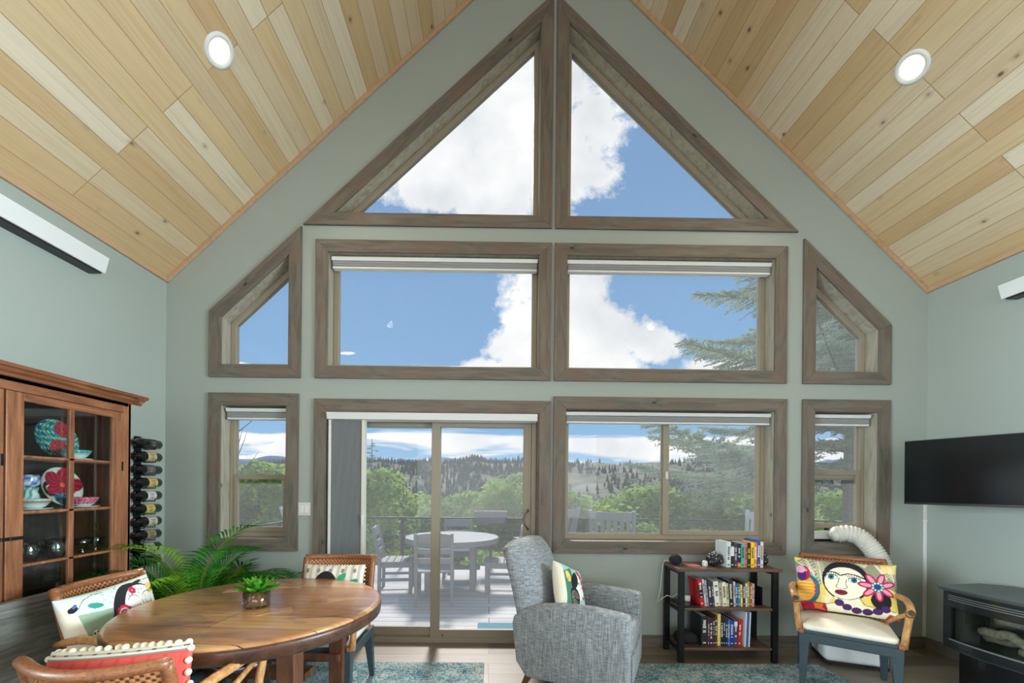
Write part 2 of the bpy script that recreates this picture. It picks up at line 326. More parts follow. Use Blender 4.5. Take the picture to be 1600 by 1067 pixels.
# ------------------------------------------------------------------ room shell
XL, XR, YG, YB, ZE, PITCH = -2.874, 3.926, 3.6, -5.2, 3.223, math.atan(.953)
XM = (XL+XR)/2; ZR = ZE+(XR-XL)/2*.953; WT = .18
from mathutils.geometry import tessellate_polygon
def inset(poly, d):
    n = len(poly); ar = sum(poly[i][0]*poly[(i+1) % n][1]-poly[(i+1) % n][0]*poly[i][1] for i in range(n)); sgn = 1 if ar > 0 else -1
    ls = []
    for i in range(n):
        a = Vector(poly[i]); b = Vector(poly[(i+1) % n]); t = (b-a).normalized(); nn = Vector((-t.y, t.x))*sgn; ls.append((a+nn*d, t))
    out = []
    for i in range(n):
        (a, t), (b, s) = ls[i-1], ls[i]; k = t.x*s.y-t.y*s.x; u = ((b.x-a.x)*s.y-(b.y-a.y)*s.x)/k; out.append(tuple(a+t*u))
    return out
def ring(mb, po, pi, y0, y1, mi=0):
    n = len(po)
    for i in range(n):
        j = (i+1) % n; q = [po[i], po[j], pi[j], pi[i]]; mb.prism(q, lambda p, r, t: (p, t, r), y0, y1, mi)
    return mb
rect = lambda a, b, c, d: [(a, c), (b, c), (b, d), (a, d)]
CW = .11
ZB, ZT, Z3, Z2, Z1 = .831, 2.225, 2.363, 3.587, 3.717
WIN = {
 'gl': [(-1.672, Z1), (.529, Z1), (.529, Z1+2.201*.948)], 'gr': [(.558, Z1), (2.736, Z1), (.558, Z1+2.178*.955)],
 'ul': rect(-1.558, .529, Z3, Z2), 'ur': rect(.558, 2.640, Z3, Z2),
 'sl': [(-2.49, Z3), (-1.683, Z3), (-1.683, 3.705), (-2.49, 2.94)], 'sr': [(2.787, Z3), (3.580, Z3), (3.580, 2.9), (2.787, 3.662)],
 'll': rect(-2.49, -1.696, ZB, ZT), 'lr': rect(2.787, 3.580, ZB, ZT), 'wr': rect(.558, 2.645, ZB, ZT),
}
HOLE = {k: inset(v, CW-.012) for k, v in WIN.items()}
DOOR = rect(-1.561, .536, 0, 2.182); DH = rect(-1.452, .428, .0, 2.072)
# gable wall
def gable(y0, y1, holes, outline):
    mb = MB()
    for y in (y0, y1):
        polys = [[Vector((p[0], p[1], 0)) for p in outline]]+[[Vector((p[0], p[1], 0)) for p in h] for h in holes]
        flat = [v for p in polys for v in p]; tr = tessellate_polygon(polys)
        mb.add([(v.x, y, v.y) for v in flat], [tuple(t) for t in tr])
    for h in [outline]+holes:
        n = len(h)
        for i in range(n):
            a, b = h[i], h[(i+1) % n]; mb.add([(a[0], y0, a[1]), (b[0], y0, b[1]), (b[0], y1, b[1]), (a[0], y1, a[1])], [(0, 1, 2, 3)])
    return mb
E_ = .04
outl = [(XL-.3, -.3), (XR+.3, -.3), (XR+.3, ZE-.3*.953+E_), (XM, ZR+E_), (XL-.3, ZE-.3*.953+E_)]
tag(gable(YG, YG+WT, list(HOLE.values())+[rect(-1.452, .428, -.06, 2.072)], outl).build('wall_gable', m_wall), kind='structure')
tag(gable(YB-.15, YB, [rect(-2.3, 3.35, .4, 3.0)], outl).build('wall_back', m_wall), kind='structure')
for nm, x0, x1, a_, b_ in (('wall_left', XL-.1, XL, -1.55, .85), ('wall_right', XR, XR+.1, -.7, 1.7)):
    mb = MB(); top = ZE+.02
    mb.box(x0, x1, YB, a_, 0, top).box(x0, x1, b_, YG, 0, top).box(x0, x1, a_, b_, 0, .95).box(x0, x1, a_, b_, 2.35, top)
    tag(mb.build(nm, m_wall), kind='structure')
tag(box('floor', XL-.2, XR+.2, YB-.2, YG+.17, -.12, 0, m_floor), kind='structure')
for side, x0, nm in ((1, XL, 'ceiling'), (-1, XR, 'ceiling')):
    L_ = (XR-XL)/2/math.cos(PITCH)
    mb = MB().box(-.3 if side > 0 else -L_-.12, L_+.12 if side > 0 else .3, YB-.2, YG+.3, 0, .14)
    o = mb.build(nm, m_ceil); o.location = (x0, 0, ZE); o.rotation_euler = (0, -PITCH*side, 0); tag(o, kind='structure')
def oriented_board(name, quad, y0, y1, mat_, parent, bevel=.003):
    a = Vector(quad[0]); b = Vector(quad[1]); t = (b-a).normalized(); off = random.uniform(0, 6)
    P = [((Vector(q)-a).dot(t)+off, (Vector(q)-a).dot(Vector((-t.y, t.x)))) for q in quad]
    mb = MB().prism(P, lambda p, q, s: (p, s, q), y0, y1)
    o = mb.build(name, mat_, parent, bevel=bevel)
    o.matrix_local = Matrix.Translation((a.x-t.x*off, 0, a.y-t.y*off)) @ Matrix(((t.x, 0, -t.y, 0), (0, 1, 0, 0), (t.y, 0, t.x, 0), (0, 0, 0, 1)))
    return o
# thin pine strips where ceiling meets the walls
k = 1
for side, x0 in ((1, XL), (-1, XR)):
    L_ = (XR-XL)/2/math.cos(PITCH)
    mb = MB().box(0 if side > 0 else -L_, L_ if side > 0 else 0, YG-.022, YG, -.035, 0)
    o = mb.build(f'trim_{k}', m_pinetrim, bevel=.004); o.location = (x0, 0, ZE); o.rotation_euler = (0, -PITCH*side, 0); tag(o, kind='structure'); k += 1
    x = x0+side*.011
    tag(box(f'trim_{k}', x-.011, x+.011, YB, YG, ZE-.03, ZE+.01, m_pinetrim), kind='structure'); k += 1
bb = wood('grey_stained_baseboard', [lin(84, 78, 70), lin(104, 97, 86), lin(118, 108, 96)], 'X', 5, .1, .6)
bb2 = wood('grey_stained_baseboard_side', [lin(84, 78, 70), lin(104, 97, 86), lin(118, 108, 96)], 'Y', 5, .1, .6)
tag(MB().box(XL, -1.565, YG-.018, YG, 0, .105).box(.54, XR, YG-.018, YG, 0, .105).build('baseboard_gable', bb, bevel=.003), kind='structure')
tag(box('baseboard_left', XL, XL+.018, YB, YG-.018, 0, .105, bb2, bevel=.003), kind='structure')
tag(box('baseboard_right', XR-.018, XR, YB, YG-.018, 0, .105, bb2, bevel=.003), kind='structure')

# ------------------------------------------------------------------ windows
def window(n, key, mull=None):
    po = WIN[key]; w = thing(f'window_{n}', kind='structure')
    pi = inset(po, CW); cnt = len(po)
    for i in range(cnt):
        j = (i+1) % cnt; oriented_board('casing', [po[i], po[j], pi[j], pi[i]], YG-.022, YG, m_trim, w)
    h = HOLE[key]; hi = inset(h, .012)
    ring(MB(), h, hi, YG-.004, YG+.16).build('jamb', m_jamb, w)
    f0 = inset(h, .014); f1 = inset(h, .06)
    ring(MB(), f0, f1, YG+.115, YG+.17).build('window_frame', m_vinyl, w, bevel=.004)
    xs = [p[0] for p in f1]; zs = [p[1] for p in f1]; a, b, c, d = min(xs), max(xs), min(zs), max(zs)
    if mull == 'slider':
        mx = (a+b)/2+.02
        fr = ring(MB(), rect(mx-.03, b, c, d), rect(mx+.025, b-.035, c+.04, d-.035), YG+.105, YG+.135); fr.build('sliding_sash', m_vinyl, w, bevel=.004)
        fr = ring(MB(), rect(a, mx+.02, c, d), rect(a+.006, mx-.035, c+.008, d-.006), YG+.137, YG+.165); fr.build('fixed_sash', m_vinyl, w, bevel=.003)
        MB().box(mx-.012, mx+.012, YG+.09, YG+.106, 1.5, 1.57).build('latch', m_offw, w, bevel=.004)
        MB().box(a, mx-.03, YG+.148, YG+.152, c, d).build('pane', m_glass, w); MB().box(mx+.02, b, YG+.118, YG+.122, c, d).build('pane', m_glass, w)
    elif mull == 'hung':
        mz = 1.485 if key == 'll' else 1.53
        ring(MB(), rect(a, b, mz-.02, d), rect(a+.006, b-.006, mz+.02, d-.006), YG+.137, YG+.165).build('upper_sash', m_vinyl, w, bevel=.003)
        lift = 0 if key == 'll' else .075
        ring(MB(), rect(a, b, c+lift, mz+.025+lift*.6), rect(a+.035, b-.035, c+.045+lift, mz-.02+lift*.6), YG+.105, YG+.135).build('lower_sash', m_vinyl, w, bevel=.003)
        MB().box(a, b, YG+.148, YG+.152, mz, d).build('pane', m_glass, w); MB().box(a+.02, b-.02, YG+.118, YG+.122, c+lift+.02, mz+lift*.6).build('pane', m_glass, w)
        if key == 'll': MB().box((a+b)/2-.03, (a+b)/2+.03, YG+.095, YG+.13, mz+.02, mz+.04).build('latch', m_vinyl, w, bevel=.004)
    else:
        MB().prism(f1, lambda p, q, t: (p, t, q), YG+.14, YG+.144).build('pane', m_glass, w)
    return w
for n, (key, mu) in enumerate((('gl', None), ('gr', None), ('ul', None), ('ur', None), ('sl', None), ('sr', None), ('ll', 'hung'), ('lr', 'hung'), ('wr', 'slider')), 1): window(n, key, mu)
# unseen windows added behind the camera to go with the fill lamps
wb = thing('window_10', kind='structure')
fr = ring(MB(), rect(-2.3, 3.35, .4, 3.0), rect(-2.24, 3.29, .46, 2.94), YB-.12, YB-.05)
for x in (-.4, 1.45): fr.box(x-.03, x+.03, YB-.12, YB-.05, .46, 2.94)
fr.build('window_frame', m_vinyl, wb); MB().box(-2.24, 3.29, YB-.09, YB-.085, .46, 2.94).build('pane', m_glass, wb)
for n, x, a_, b_ in ((11, XL-.06, -1.55, .85), (12, XR+.06, -.7, 1.7)):
    w = thing(f'window_{n}', kind='structure')
    mb = MB()
    for y0, y1, z0, z1 in ((a_, b_, .95, 1.0), (a_, b_, 2.3, 2.35), (a_, a_+.05, 1, 2.3), (b_-.05, b_, 1, 2.3), (a_+1.17, a_+1.23, 1, 2.3)): mb.box(x-.03, x+.03, y0, y1, z0, z1)
    mb.build('window_frame', m_vinyl, w); MB().box(x-.002, x+.002, a_+.05, b_-.05, 1, 2.3).build('pane', m_glass, w)

# ------------------------------------------------------------------ sliding patio door
d = thing('door_1', kind='structure')
oriented_board('casing', [(-1.561, 0), (-1.561, 2.182), (-1.447, 2.07), (-1.447, 0)], YG-.022, YG, m_trim, d)
oriented_board('casing', [(-1.561, 2.182), (.536, 2.182), (.43, 2.07), (-1.447, 2.07)], YG-.022, YG, m_trim, d)
oriented_board('casing', [(.536, 2.182), (.536, 0), (.43, 0), (.43, 2.07)], YG-.022, YG, m_trim, d)
ring(MB(), [(-1.452, -.05), (.428, -.05), (.428, 2.072), (-1.452, 2.072)], [(-1.44, -.04), (.416, -.04), (.416, 2.06), (-1.44, 2.06)], YG-.003, YG+.1).build('jamb', m_trim, d)
DY = YG+.06
ring(MB(), rect(-1.44, .416, .0, 2.06), rect(-1.40, .372, .045, 2.015), DY, DY+.11).build('door_frame', m_vinyl, d, bevel=.003)
ring(MB(), rect(-1.40, -.455, .045, 2.015), rect(-1.33, -.53, .125, 1.955), DY+.06, DY+.095).build('fixed_panel', m_vinyl, d, bevel=.004)
fp = ring(MB(), rect(-.535, .372, .03, 2.015), rect(-.458, .30, .115, 1.955), DY+.015, DY+.055).build('sliding_panel', m_vinyl, d, bevel=.004)
MB().box(-1.34, -.52, DY+.076, DY+.08, .12, 1.96).build('pane', m_glass, d)
MB().box(-.47, .31, DY+.033, DY+.037, .11, 1.96).build('pane', m_glass, fp)
MB().tube([(.345, DY+.015, 1.21), (.345, DY-.03, 1.2), (.318, DY-.045, 1.165), (.305, DY-.048, 1.12), (.315, DY-.045, 1.075), (.345, DY-.03, 1.04), (.345, DY+.015, 1.03)], .009, 8).build('handle', plain('bronze_handle', lin(120, 108, 92), .35, .6), fp, smooth=True)
MB().tube([(-.42, DY+.0155, .065), (-.42, DY+.01, .065)], .006, 10).build('screw', m_black, fp)

# ------------------------------------------------------------------ shades
def cassette(name, x0, x1, zt, label):
    o = thing(name, ((x0+x1)/2, YG+.06, zt), 0, label, 'window shade', None); w = (x1-x0)/2
    MB().prism([(-.035, -.034), (-.045, -.004), (-.03, 0), (.03, 0), (.03, -.036)], lambda p, q, t: (t, p, q), -w, w).build('head_rail', m_white, o, bevel=.003)
    mb = MB()
    for i in range(5): mb.box(-w+.008, w-.008, -.026-.003*(i % 2), .022+.003*(i % 2), -.038-.0095*(i+1), -.039-.0095*i)
    mb.build('folded_fabric', m_shade, o)
    MB().box(-w+.006, w-.006, -.028, .026, -.102, -.086).build('bottom_rail', m_white, o, bevel=.004)
    MB().box(-.03, .03, -.03, -.02, -.045, -.038).build('clip', m_vinyl, o)
    return o
cassette('cellular_shade', -1.435, .41, Z2-.125, 'raised cellular shade at the top of the upper left picture window')
cassette('cellular_shade', .675, 2.525, Z2-.125, 'raised cellular shade at the top of the upper right picture window')
cassette('cellular_shade', -2.36, -1.815, ZT-.125, 'short raised shade in the small lower window beside the palm')
cassette('cellular_shade', 2.905, 3.44, ZT-.125, 'short raised shade in the small window above the white hose')
cassette('cellular_shade', .675, 2.53, ZT-.125, 'raised cellular shade above the sliding window over the bookshelf')
t = thing('vertical_cellular_shade', (-.51, YG+.0, 2.06), 0, 'grey vertical cellular shade stacked at the left side of the patio door', 'door shade')
MB().prism([(-.05, -.062), (-.065, -.004), (-.05, 0), (.04, 0), (.04, -.07)], lambda p, q, t_: (t_, p, q), -.925, .92).build('head_rail', m_white, t, bevel=.003)
mb = MB(); n = 26
for i in range(n):
    x = -.895+.27*i/n; mb.add([(x, -.03, -2.02), (x+.0052, -.024, -2.02), (x+.0104, -.03, -2.02), (x, -.03, -.07), (x+.0052, -.024, -.07), (x+.0104, -.03, -.07)], [(0, 1, 4, 3), (1, 2, 5, 4)])
mb.build('pleated_fabric', plain('charcoal_pleats', lin(128, 132, 134), .9), t)
MB().box(-.915, -.893, -.035, .04, -2.03, -.065).build('side_rail', m_white, t, bevel=.003)
r = MB().box(-.625, -.6, -.035, .04, -2.03, -.065).build('side_rail', m_offw, t, bevel=.003)
MB().box(-.619, -.607, -.05, -.035, -1.0, -.9).build('handle', m_white, r, bevel=.004)

# light switch
s = thing('light_switch', (-1.646, YG, 1.205), 0, 'white two-gang light switch between window and patio door', 'light switch')
MB().box(-.058, .058, -.006, 0, -.058, .058).build('wall_plate', m_offw, s, bevel=.003)
for x in (-.023, .023): MB().box(x-.017, x+.017, -.009, -.005, -.033, .033).build('rocker', m_white, s, bevel=.002)

# ------------------------------------------------------------------ recessed ceiling lights
def downlight(side, dist, y, label, group=None):
    x0 = XL if side > 0 else XR
    px = x0+side*dist*math.cos(PITCH); pz = ZE+dist*math.sin(PITCH)
    o = thing('recessed_light', (px, y, pz), 0, label, 'ceiling light', group); o.rotation_euler = (0, -PITCH*side, 0)
    T = Matrix.Rotation(PI, 4, 'X')
    MB().lathe([(.098, 0), (.096, .008), (.082, .012), (.07, .006), (.068, 0)], 40, T, cap=False).build('trim_ring', m_white, o, smooth=True)
    MB().lathe([(.069, .004), (.05, .0055), (.001, .006)], 40, T).build('lens', LENS, o, smooth=True)
    a = bpy.data.lights.new('lamp', 'SPOT'); a.energy = 30; a.color = (1, .86, .68); a.spot_size = math.radians(140); a.spot_blend = .8; a.shadow_soft_size = .06
    l = bpy.data.objects.new('lamp', a); C.objects.link(l); l.parent = o; l.location = (0, 0, -.025)
LENS = emit('warm_lens', (1, .84, .6, 1), 1.5)
_m, _nt, _b = LENS, LENS.node_tree, LENS.node_tree.nodes['Principled BSDF']
_tc = _nt.nodes.new('ShaderNodeTexCoord'); _ln = _nt.nodes.new('ShaderNodeVectorMath'); _ln.operation = 'LENGTH'; _nt.links.new(_tc.outputs['Object'], _ln.inputs[0])
_c = ramp(_nt, _ln.outputs['Value'], [(0, (1, 1, 1, 1)), (.035, (1, .93, .74, 1)), (.06, (.95, .75, .5, 1))]); _nt.links.new(_c, _b.inputs['Emission Color'])
downlight(1, 1.489, 2.66, 'glowing round recessed light in the left ceiling slope')
downlight(-1, 1.524, 2.70, 'glowing round recessed light in the right ceiling slope')
for s_, d_ in ((1, 1.489), (-1, 1.524)):  # unseen further rows, added behind the camera to brighten the room
    for y, w_ in ((.4, 'second'), (-1.9, 'third'), (-4.1, 'fourth')): downlight(s_, d_, y, f'added recessed round light, {w_} from the gable in the {"left" if s_ > 0 else "right"} ceiling slope', 'added ceiling lights behind the viewer')

# long white box beams on the side walls
def wallbeam(x, side, y0, y1, z0, z1, label):
    o = thing('wall_valance', (x, (y0+y1)/2, z0), 0, label, 'valance'); h = (y1-y0)/2; zz = z1-z0
    MB().prism([(0, 0), (side*.10, 0), (side*.13, zz), (0, zz)], lambda p, q, t_: (p, t_, q), -h, h).build('cover', m_white, o, bevel=.004)
    MB().box(min(0, side*.09), max(0, side*.09), -h+.02, h-.02, -.01, -.001).build('bottom_strip', m_blackpl, o)  # black strip along the underside of the cover
wallbeam(XL, 1, .3, 2.93, 2.92, 3.03, 'long white box valance on the upper left wall')
wallbeam(XR, -1, .6, 3.0, 2.86, 2.96, 'long white box valance on the upper right wall')
# ------------------------------------------------------------------ deck
DZ = -.08
m_deck = planks('weathered_deck_boards', 'X', 'Y', .14, 4.2, [(0, lin(176, 176, 178)), (.5, lin(194, 194, 195)), (1, lin(208, 208, 208))], mortar=lin(70, 70, 72), knots=0, rough=.6, grain=.25, seam=.006)
tag(box('deck', -3.35, 6.35, YG+WT+.02, 7.62, DZ-.14, DZ, m_deck), kind='structure', label='weathered grey board deck outside the patio door')
m_rail = plain('dark_rail_metal', lin(58, 60, 62), .5, .4)
m_cable = plain('steel_cable', lin(150, 152, 150), .35, .8)
rl = thing('deck_railing', (0, 7.5, DZ), 0, 'dark metal cable railing around the far edge of the deck', 'railing')
rl2 = thing('deck_railing', (-3.3, 7.5, DZ), 0, 'cable railing along the left side of the deck, seen through the small left window', 'railing')
rl3 = thing('deck_railing', (6.3, 7.5, DZ), 0, 'cable railing along the right side of the deck, below the big fir', 'railing')
H_ = .92
box('top_rail', -3.3, 6.3, -.03, .03, H_-.03, H_, m_rail, rl, .004)
for x in (-3.3, -1.62, 0.02, 1.75, 3.3, 4.8, 6.3): box('post', x-.025, x+.025, -.025, .025, 0, H_-.03, m_rail, rl)
for o, y1, xs in ((rl, 0, None), (rl2, -1, 1), (rl3, -1, 1)):
    if xs:
        box('top_rail', -.03, .03, -3.6, -.03, H_-.03, H_, m_rail, o, .004)
        for y in (-3.5, -2.3, -1.15): box('post', -.025, .025, y-.025, y+.025, 0, H_-.03, m_rail, o)
    for k in range(8):
        z = .09+.1*k
        pts = [(-3.3, 0, z), (6.3, 0, z)] if not xs else [(0, -3.6, z), (0, -.03, z)]
        MB().tube(pts, .003, 5).build('cable', m_cable, o)

m_poly = plain('grey_slat_furniture', lin(138, 142, 148), .6, var=.05)
# round patio table
TX, TY = -.56, 6.08
t = thing('patio_table', (TX, TY, DZ), 0, 'round grey slatted patio table on the deck', 'table')
R = .69; mb = MB()
for i in range(10):
    x0 = -R+.138*i+.003; x1 = x0+.132; pts = []
    for x in (x0, (x0+x1)/2, x1): pts.append((x, -math.sqrt(max(.0004, R*R-x*x))))
    for x in (x1, (x0+x1)/2, x0): pts.append((x, math.sqrt(max(.0004, R*R-x*x))))
    mb.prism(pts, lambda p, q, s: (q, p, s), .715, .745)
mb.build('tabletop', m_poly, t)
MB().lathe([(R-.01, .67), (R+.005, .675), (R+.005, .735), (R-.012, .735), (R-.012, .67)], 48).build('rim', m_poly, t)
for a in (45, 135, 225, 315):
    x, y = .45*math.cos(math.radians(a)), .45*math.sin(math.radians(a)); MB().box(x-.04, x+.04, y-.04, y+.04, 0, .715).build('leg', m_poly, t, bevel=.004)
MB().box(-.42, .42, -.03, .03, .25, .31).box(-.03, .03, -.42, .42, .25, .31).build('stretcher', m_poly, t)
def patio_chair(x, y, rz, label):
    o = thing('patio_chair', (x, y, DZ), rz, label, 'chair', 'grey slatted patio dining chairs')
    # faces local -Y
    for sx in (-1, 1):
        MB().box(sx*.22-.022, sx*.22+.022, -.23, -.18, 0, .42).build('leg', m_poly, o, bevel=.004)
        mb = MB(); mb.prism([(.20, 0), (.245, 0), (.24, .45), (.33, .92), (.285, .92), (.19, .45)], lambda p, q, s: (s, p, q), sx*.22-.02, sx*.22+.02)
        mb.build('leg', m_poly, o, bevel=.004)
        MB().box(sx*.22-.012, sx*.22+.012, -.18, .2, .17, .21).build('side_stretcher', m_poly, o)
        MB().box(sx*.22-.014, sx*.22+.014, -.22, .22, .36, .42).build('apron', m_poly, o)
    MB().box(-.2, .2, -.222, -.2, .36, .42).build('apron', m_poly, o)
    mb = MB()
    for k in range(5): mb.box(-.245, .245, -.25+.096*k, -.25+.096*k+.086, .42, .445)
    mb.build('seat', m_poly, o, bevel=.003)
    mb = MB()
    for z0, z1 in ((.54, .61), (.66, .73)):
        y0 = .2+.09*(z0-.45)/.47
        mb.prism([(y0+.0, z0), (y0+.022, z0), (y0+.036, z1), (y0+.014, z1)], lambda p, q, s: (s, p, q), -.2, .2)
    mb.build('back_slat', m_poly, o)
    n = 10; mb = MB(); out = []
    for i in range(n+1):
        xx = -.2+.4*i/n; out.append((xx, .915+.02*math.sin(PI*i/n)-.01))
    mb.prism([(-.2, .80)]+out+[(.2, .80)], lambda p, q, s: (p, s+.09*(q-.8)/.47, q), .268, .294); mb.build('crest_rail', m_poly, o)
    return o
patio_chair(-1.33, 5.85, math.radians(97), 'grey patio chair at the left of the round deck table, seen in profile')
patio_chair(-.70, 5.22, math.radians(184), 'nearest grey patio chair, its back turned to the glass door')
patio_chair(.18, 5.82, math.radians(-93), 'grey patio chair at the right of the round deck table with a folded towel')
patio_chair(-.53, 6.78, math.radians(3), 'grey patio chair on the far side of the round deck table by the railing')
tw = MB().box(-.16, .16, -.012, .05, -.1, .012).build('towel', plain('pale_towel', lin(222, 214, 208), 1, bump=.5), None, bevel=.012, seg=3)
tw.location = (.47, 5.82, DZ+.93); tw.rotation_euler = (0, 0, math.radians(-93)); tag(tw, 'pale folded towel hung over the right patio chair back', 'towel')
pl = thing('planter_box', (.01, 7.5, DZ+H_), 0, 'grey planter box hung on the deck railing beside dry plants', 'planter')
MB().prism([(-.30, .12), (.30, .12), (.26, -.1), (-.26, -.1)], lambda p, q, s: (p, s, q), -.12, .12).build('box', plain('planter_grey', lin(120, 116, 122), .8), pl, bevel=.006)
MB().box(-.31, .31, -.13, .13, .1, .125).build('rim', plain('planter_rim', lin(132, 126, 130), .8), pl, bevel=.005)
mb = MB()
for i in range(26):
    x, y = random.uniform(-.26, .26), random.uniform(-.08, .08); a = random.uniform(-.05, .05); mb.tube([(x, y, .12), (x+a, y+a*.5, .12+random.uniform(.03, .1)), (x+2*a, y, .12+random.uniform(.04, .14))], .004, 4)
tag(mb.build('dry_stems', plain('dry_stems', lin(170, 130, 104), .9), pl), kind='stuff')
# rocking chairs
def rocker(x, y, rz, label, m_):
    o = thing('rocking_chair', (x, y, DZ), rz, label, 'rocking chair', 'grey rocking chairs on the deck'); o.scale = (1.09, 1.09, 1.09)
    for sx in (-1, 1):
        arc = [(sx*.27, -.5+1.1*i/12, .02+.16*((i/12-.45)**2)*2) for i in range(13)]
        MB().tube(arc, .02, 6).build('rocker', m_, o)
        MB().tube([(sx*.27, -.25, .05), (sx*.27, -.25, .62)], .022, 6).build('leg', m_, o)
        MB().tube([(sx*.27, .2, .05), (sx*.25, .22, .45), (sx*.25, .42, 1.10)], .026, 6).build('leg', m_, o)
        MB().box(sx*.29-.05, sx*.29+.05, -.34, .28, .62, .645).build('armrest', m_, o, bevel=.006)
    MB().box(-.25, .25, -.26, .22, .38, .41).build('seat', m_, o)
    mb = MB()
    for k in range(6):
        xx = -.19+.076*k; mb.prism([(.225, .45), (.245, .45), (.415, 1.03), (.395, 1.03)], lambda p, q, s: (s, p, q), xx-.022, xx+.022)
    mb.build('back_slats', m_, o)
    MB().prism([(.365, .98), (.40, .98), (.432, 1.08), (.40, 1.08)], lambda p, q, s: (s, p, q), -.23, .23).build('crest_rail', m_, o, bevel=.006)
    return o
rocker(1.75, 5.7, math.radians(160), 'grey slat-backed rocking chair centred in the sliding window', m_poly)
rocker(.86, 6.2, math.radians(205), 'grey rocking chair cut off by the left edge of the sliding window', m_poly)
rocker(4.08, 5.9, math.radians(150), 'pale rocking chair behind the books on the shelf', plain('pale_rocker', lin(188, 192, 196), .6))
rocker(-2.35, 5.6, math.radians(120), 'pale rocking chair half hidden by the door shade', plain('pale_rocker_left', lin(188, 192, 196), .6))
tag(box('door_mat', -.12, .62, 4.02, 4.42, DZ, DZ+.012, plain('teal_mat', lin(80, 148, 166), 1, var=.15, vscale=40), None, .004), 'teal blue door mat on the deck outside the patio door', 'mat')

# ------------------------------------------------------------------ land
def terrain(name, x0, x1, y0, y1, nx, ny, h, m_):
    mb = MB(); vs = [(x0+(x1-x0)*i/nx, y0+(y1-y0)*j/ny) for j in range(ny+1) for i in range(nx+1)]
    mb.add([(x, y, h(x, y)) for x, y in vs], [(j*(nx+1)+i, j*(nx+1)+i+1, (j+1)*(nx+1)+i+1, (j+1)*(nx+1)+i) for j in range(ny) for i in range(nx)])
    return mb.build(name, m_, smooth=True)
from mathutils import noise
def hnoise(x, y, s): return noise.fractal(Vector((x/s, y/s, 2.3)), 1.0, 2.0, 5)
def ground(x, y):
    a = max(0, y-4); z = -.9-a*.13-.0006*a*a if a < 90 else -.9-11.7-4.86-(a-90)*.02
    return z+.4*hnoise(x, y, 22)
def hill(x, y):
    t = min(1, max(0, (y-150)/520)); s = t*t*(3-2*t)
    side = .5+.5*math.tanh((x+40)/260)
    return -42+s*(68+12*hnoise(x, 0, 190)+16*side)+ (13*hnoise(x, y, 90)+5*hnoise(x, y, 28))*(.35+.65*min(1, t*1.4))*(1-.55*s)
m_grass = plain('meadow_ground', lin(104, 116, 74), 1, var=.25, vscale=.6)
m_hill, nt, b = newmat('dry_hillside')
tc = nt.nodes.new('ShaderNodeTexCoord'); n = nt.nodes.new('ShaderNodeTexNoise'); n.inputs['Scale'].default_value = .03; n.inputs['Detail'].default_value = 8; n.inputs['Roughness'].default_value = .7; nt.links.new(tc.outputs['Object'], n.inputs['Vector'])
nt.links.new(ramp(nt, n.outputs[0], [(.35, lin(104, 112, 90)), (.5, lin(142, 138, 112)), (.65, lin(166, 156, 130))]), b.inputs['Base Color']); b.inputs['Roughness'].default_value = 1
tag(terrain('ground_slope', -160, 200, 3.9, 190, 90, 60, ground, m_grass), kind='structure')
tag(terrain('hillside', -1000, 1300, 120, 760, 190, 70, hill, m_hill), label='dry tan hillside dotted with pines across the valley', cat='hill', kind='structure')
m_far = plain('hazy_blue_mountain', lin(128, 146, 166), 1)  # distance haze mixed into the flat blue colour
def mtn(x, y):
    t = (y-5200)/900; e = math.sin(PI*min(1, max(0, t)))
    return -60+e*(375+150*hnoise(x, 0, 1500)+60*hnoise(x, y, 500))
tag(terrain('mountain_range', -3500, 6500, 5200, 6100, 120, 10, mtn, m_far), label='blue distant mountain range above the right end of the hill', cat='mountain', kind='structure')
# pines on the hillside: thousands, nobody could count them
mb = MB(); rs = random.Random(3)
for i in range(15000):
    y = 175+460*rs.random()**.8; x = (rs.uniform(-.95, 1.1))*y*1.15
    d_ = hnoise(x+300, y, 70)+.35*rs.uniform(-1, 1); t = (y-150)/520
    if d_ < -.34+.30*t+.42*max(0, math.tanh((x-30)/120)): continue
    z = hill(x, y); h = rs.uniform(5, 11); r = h*.19; k = rs.random()*6
    vs = [(x+r*math.cos(k+j*2*PI/5), y+r*math.sin(k+j*2*PI/5), z+h*.1) for j in range(5)]+[(x, y, z+h)]
    mb.add(vs, [(j, (j+1) % 5, 5) for j in range(5)])
tag(mb.build('distant_pines', plain('hazy_pine_green', lin(82, 98, 88), 1, var=.2, vscale=.05)), 'pine forest scattered over the hillside across the valley', 'trees', kind='stuff')  # greyed green carries the valley haze in its colour

# leafy trees beyond the railing
bark = plain('grey_bark', lin(120, 110, 98), 1, bump=.6, bscale=40, var=.2, vscale=20)
def leaf_mesh(seed, nleaf, rx, rz, nbl, size):
    rr = random.Random(seed); mb = MB(); bl = []
    for i in range(nbl):
        a = rr.uniform(0, 2*PI); q = rr.random()**.6; z = rr.uniform(-1, 1); w_ = math.sqrt(max(0, 1-z*z*.8))
        bl.append((rx*.68*q*w_*math.cos(a), rx*.68*q*w_*math.sin(a), rz*.75*z, rr.uniform(.26, .42)*rx))
    for i in range(nleaf):
        bx, by, bz, br = rr.choice(bl); v = Vector((rr.gauss(0, 1), rr.gauss(0, 1), rr.gauss(0, 1))).normalized()*br*rr.random()**.25
        p = Vector((bx, by, bz))+v; t = Vector((rr.gauss(0, 1), rr.gauss(0, 1), rr.gauss(0, 1))).normalized(); w_ = t.orthogonal().normalized(); s = size*rr.uniform(.6, 1.3)
        mb.add([p-t*s, p+w_*s*.5, p+t*s, p-w_*s*.5], [(0, 1, 2, 3)])
    return mb
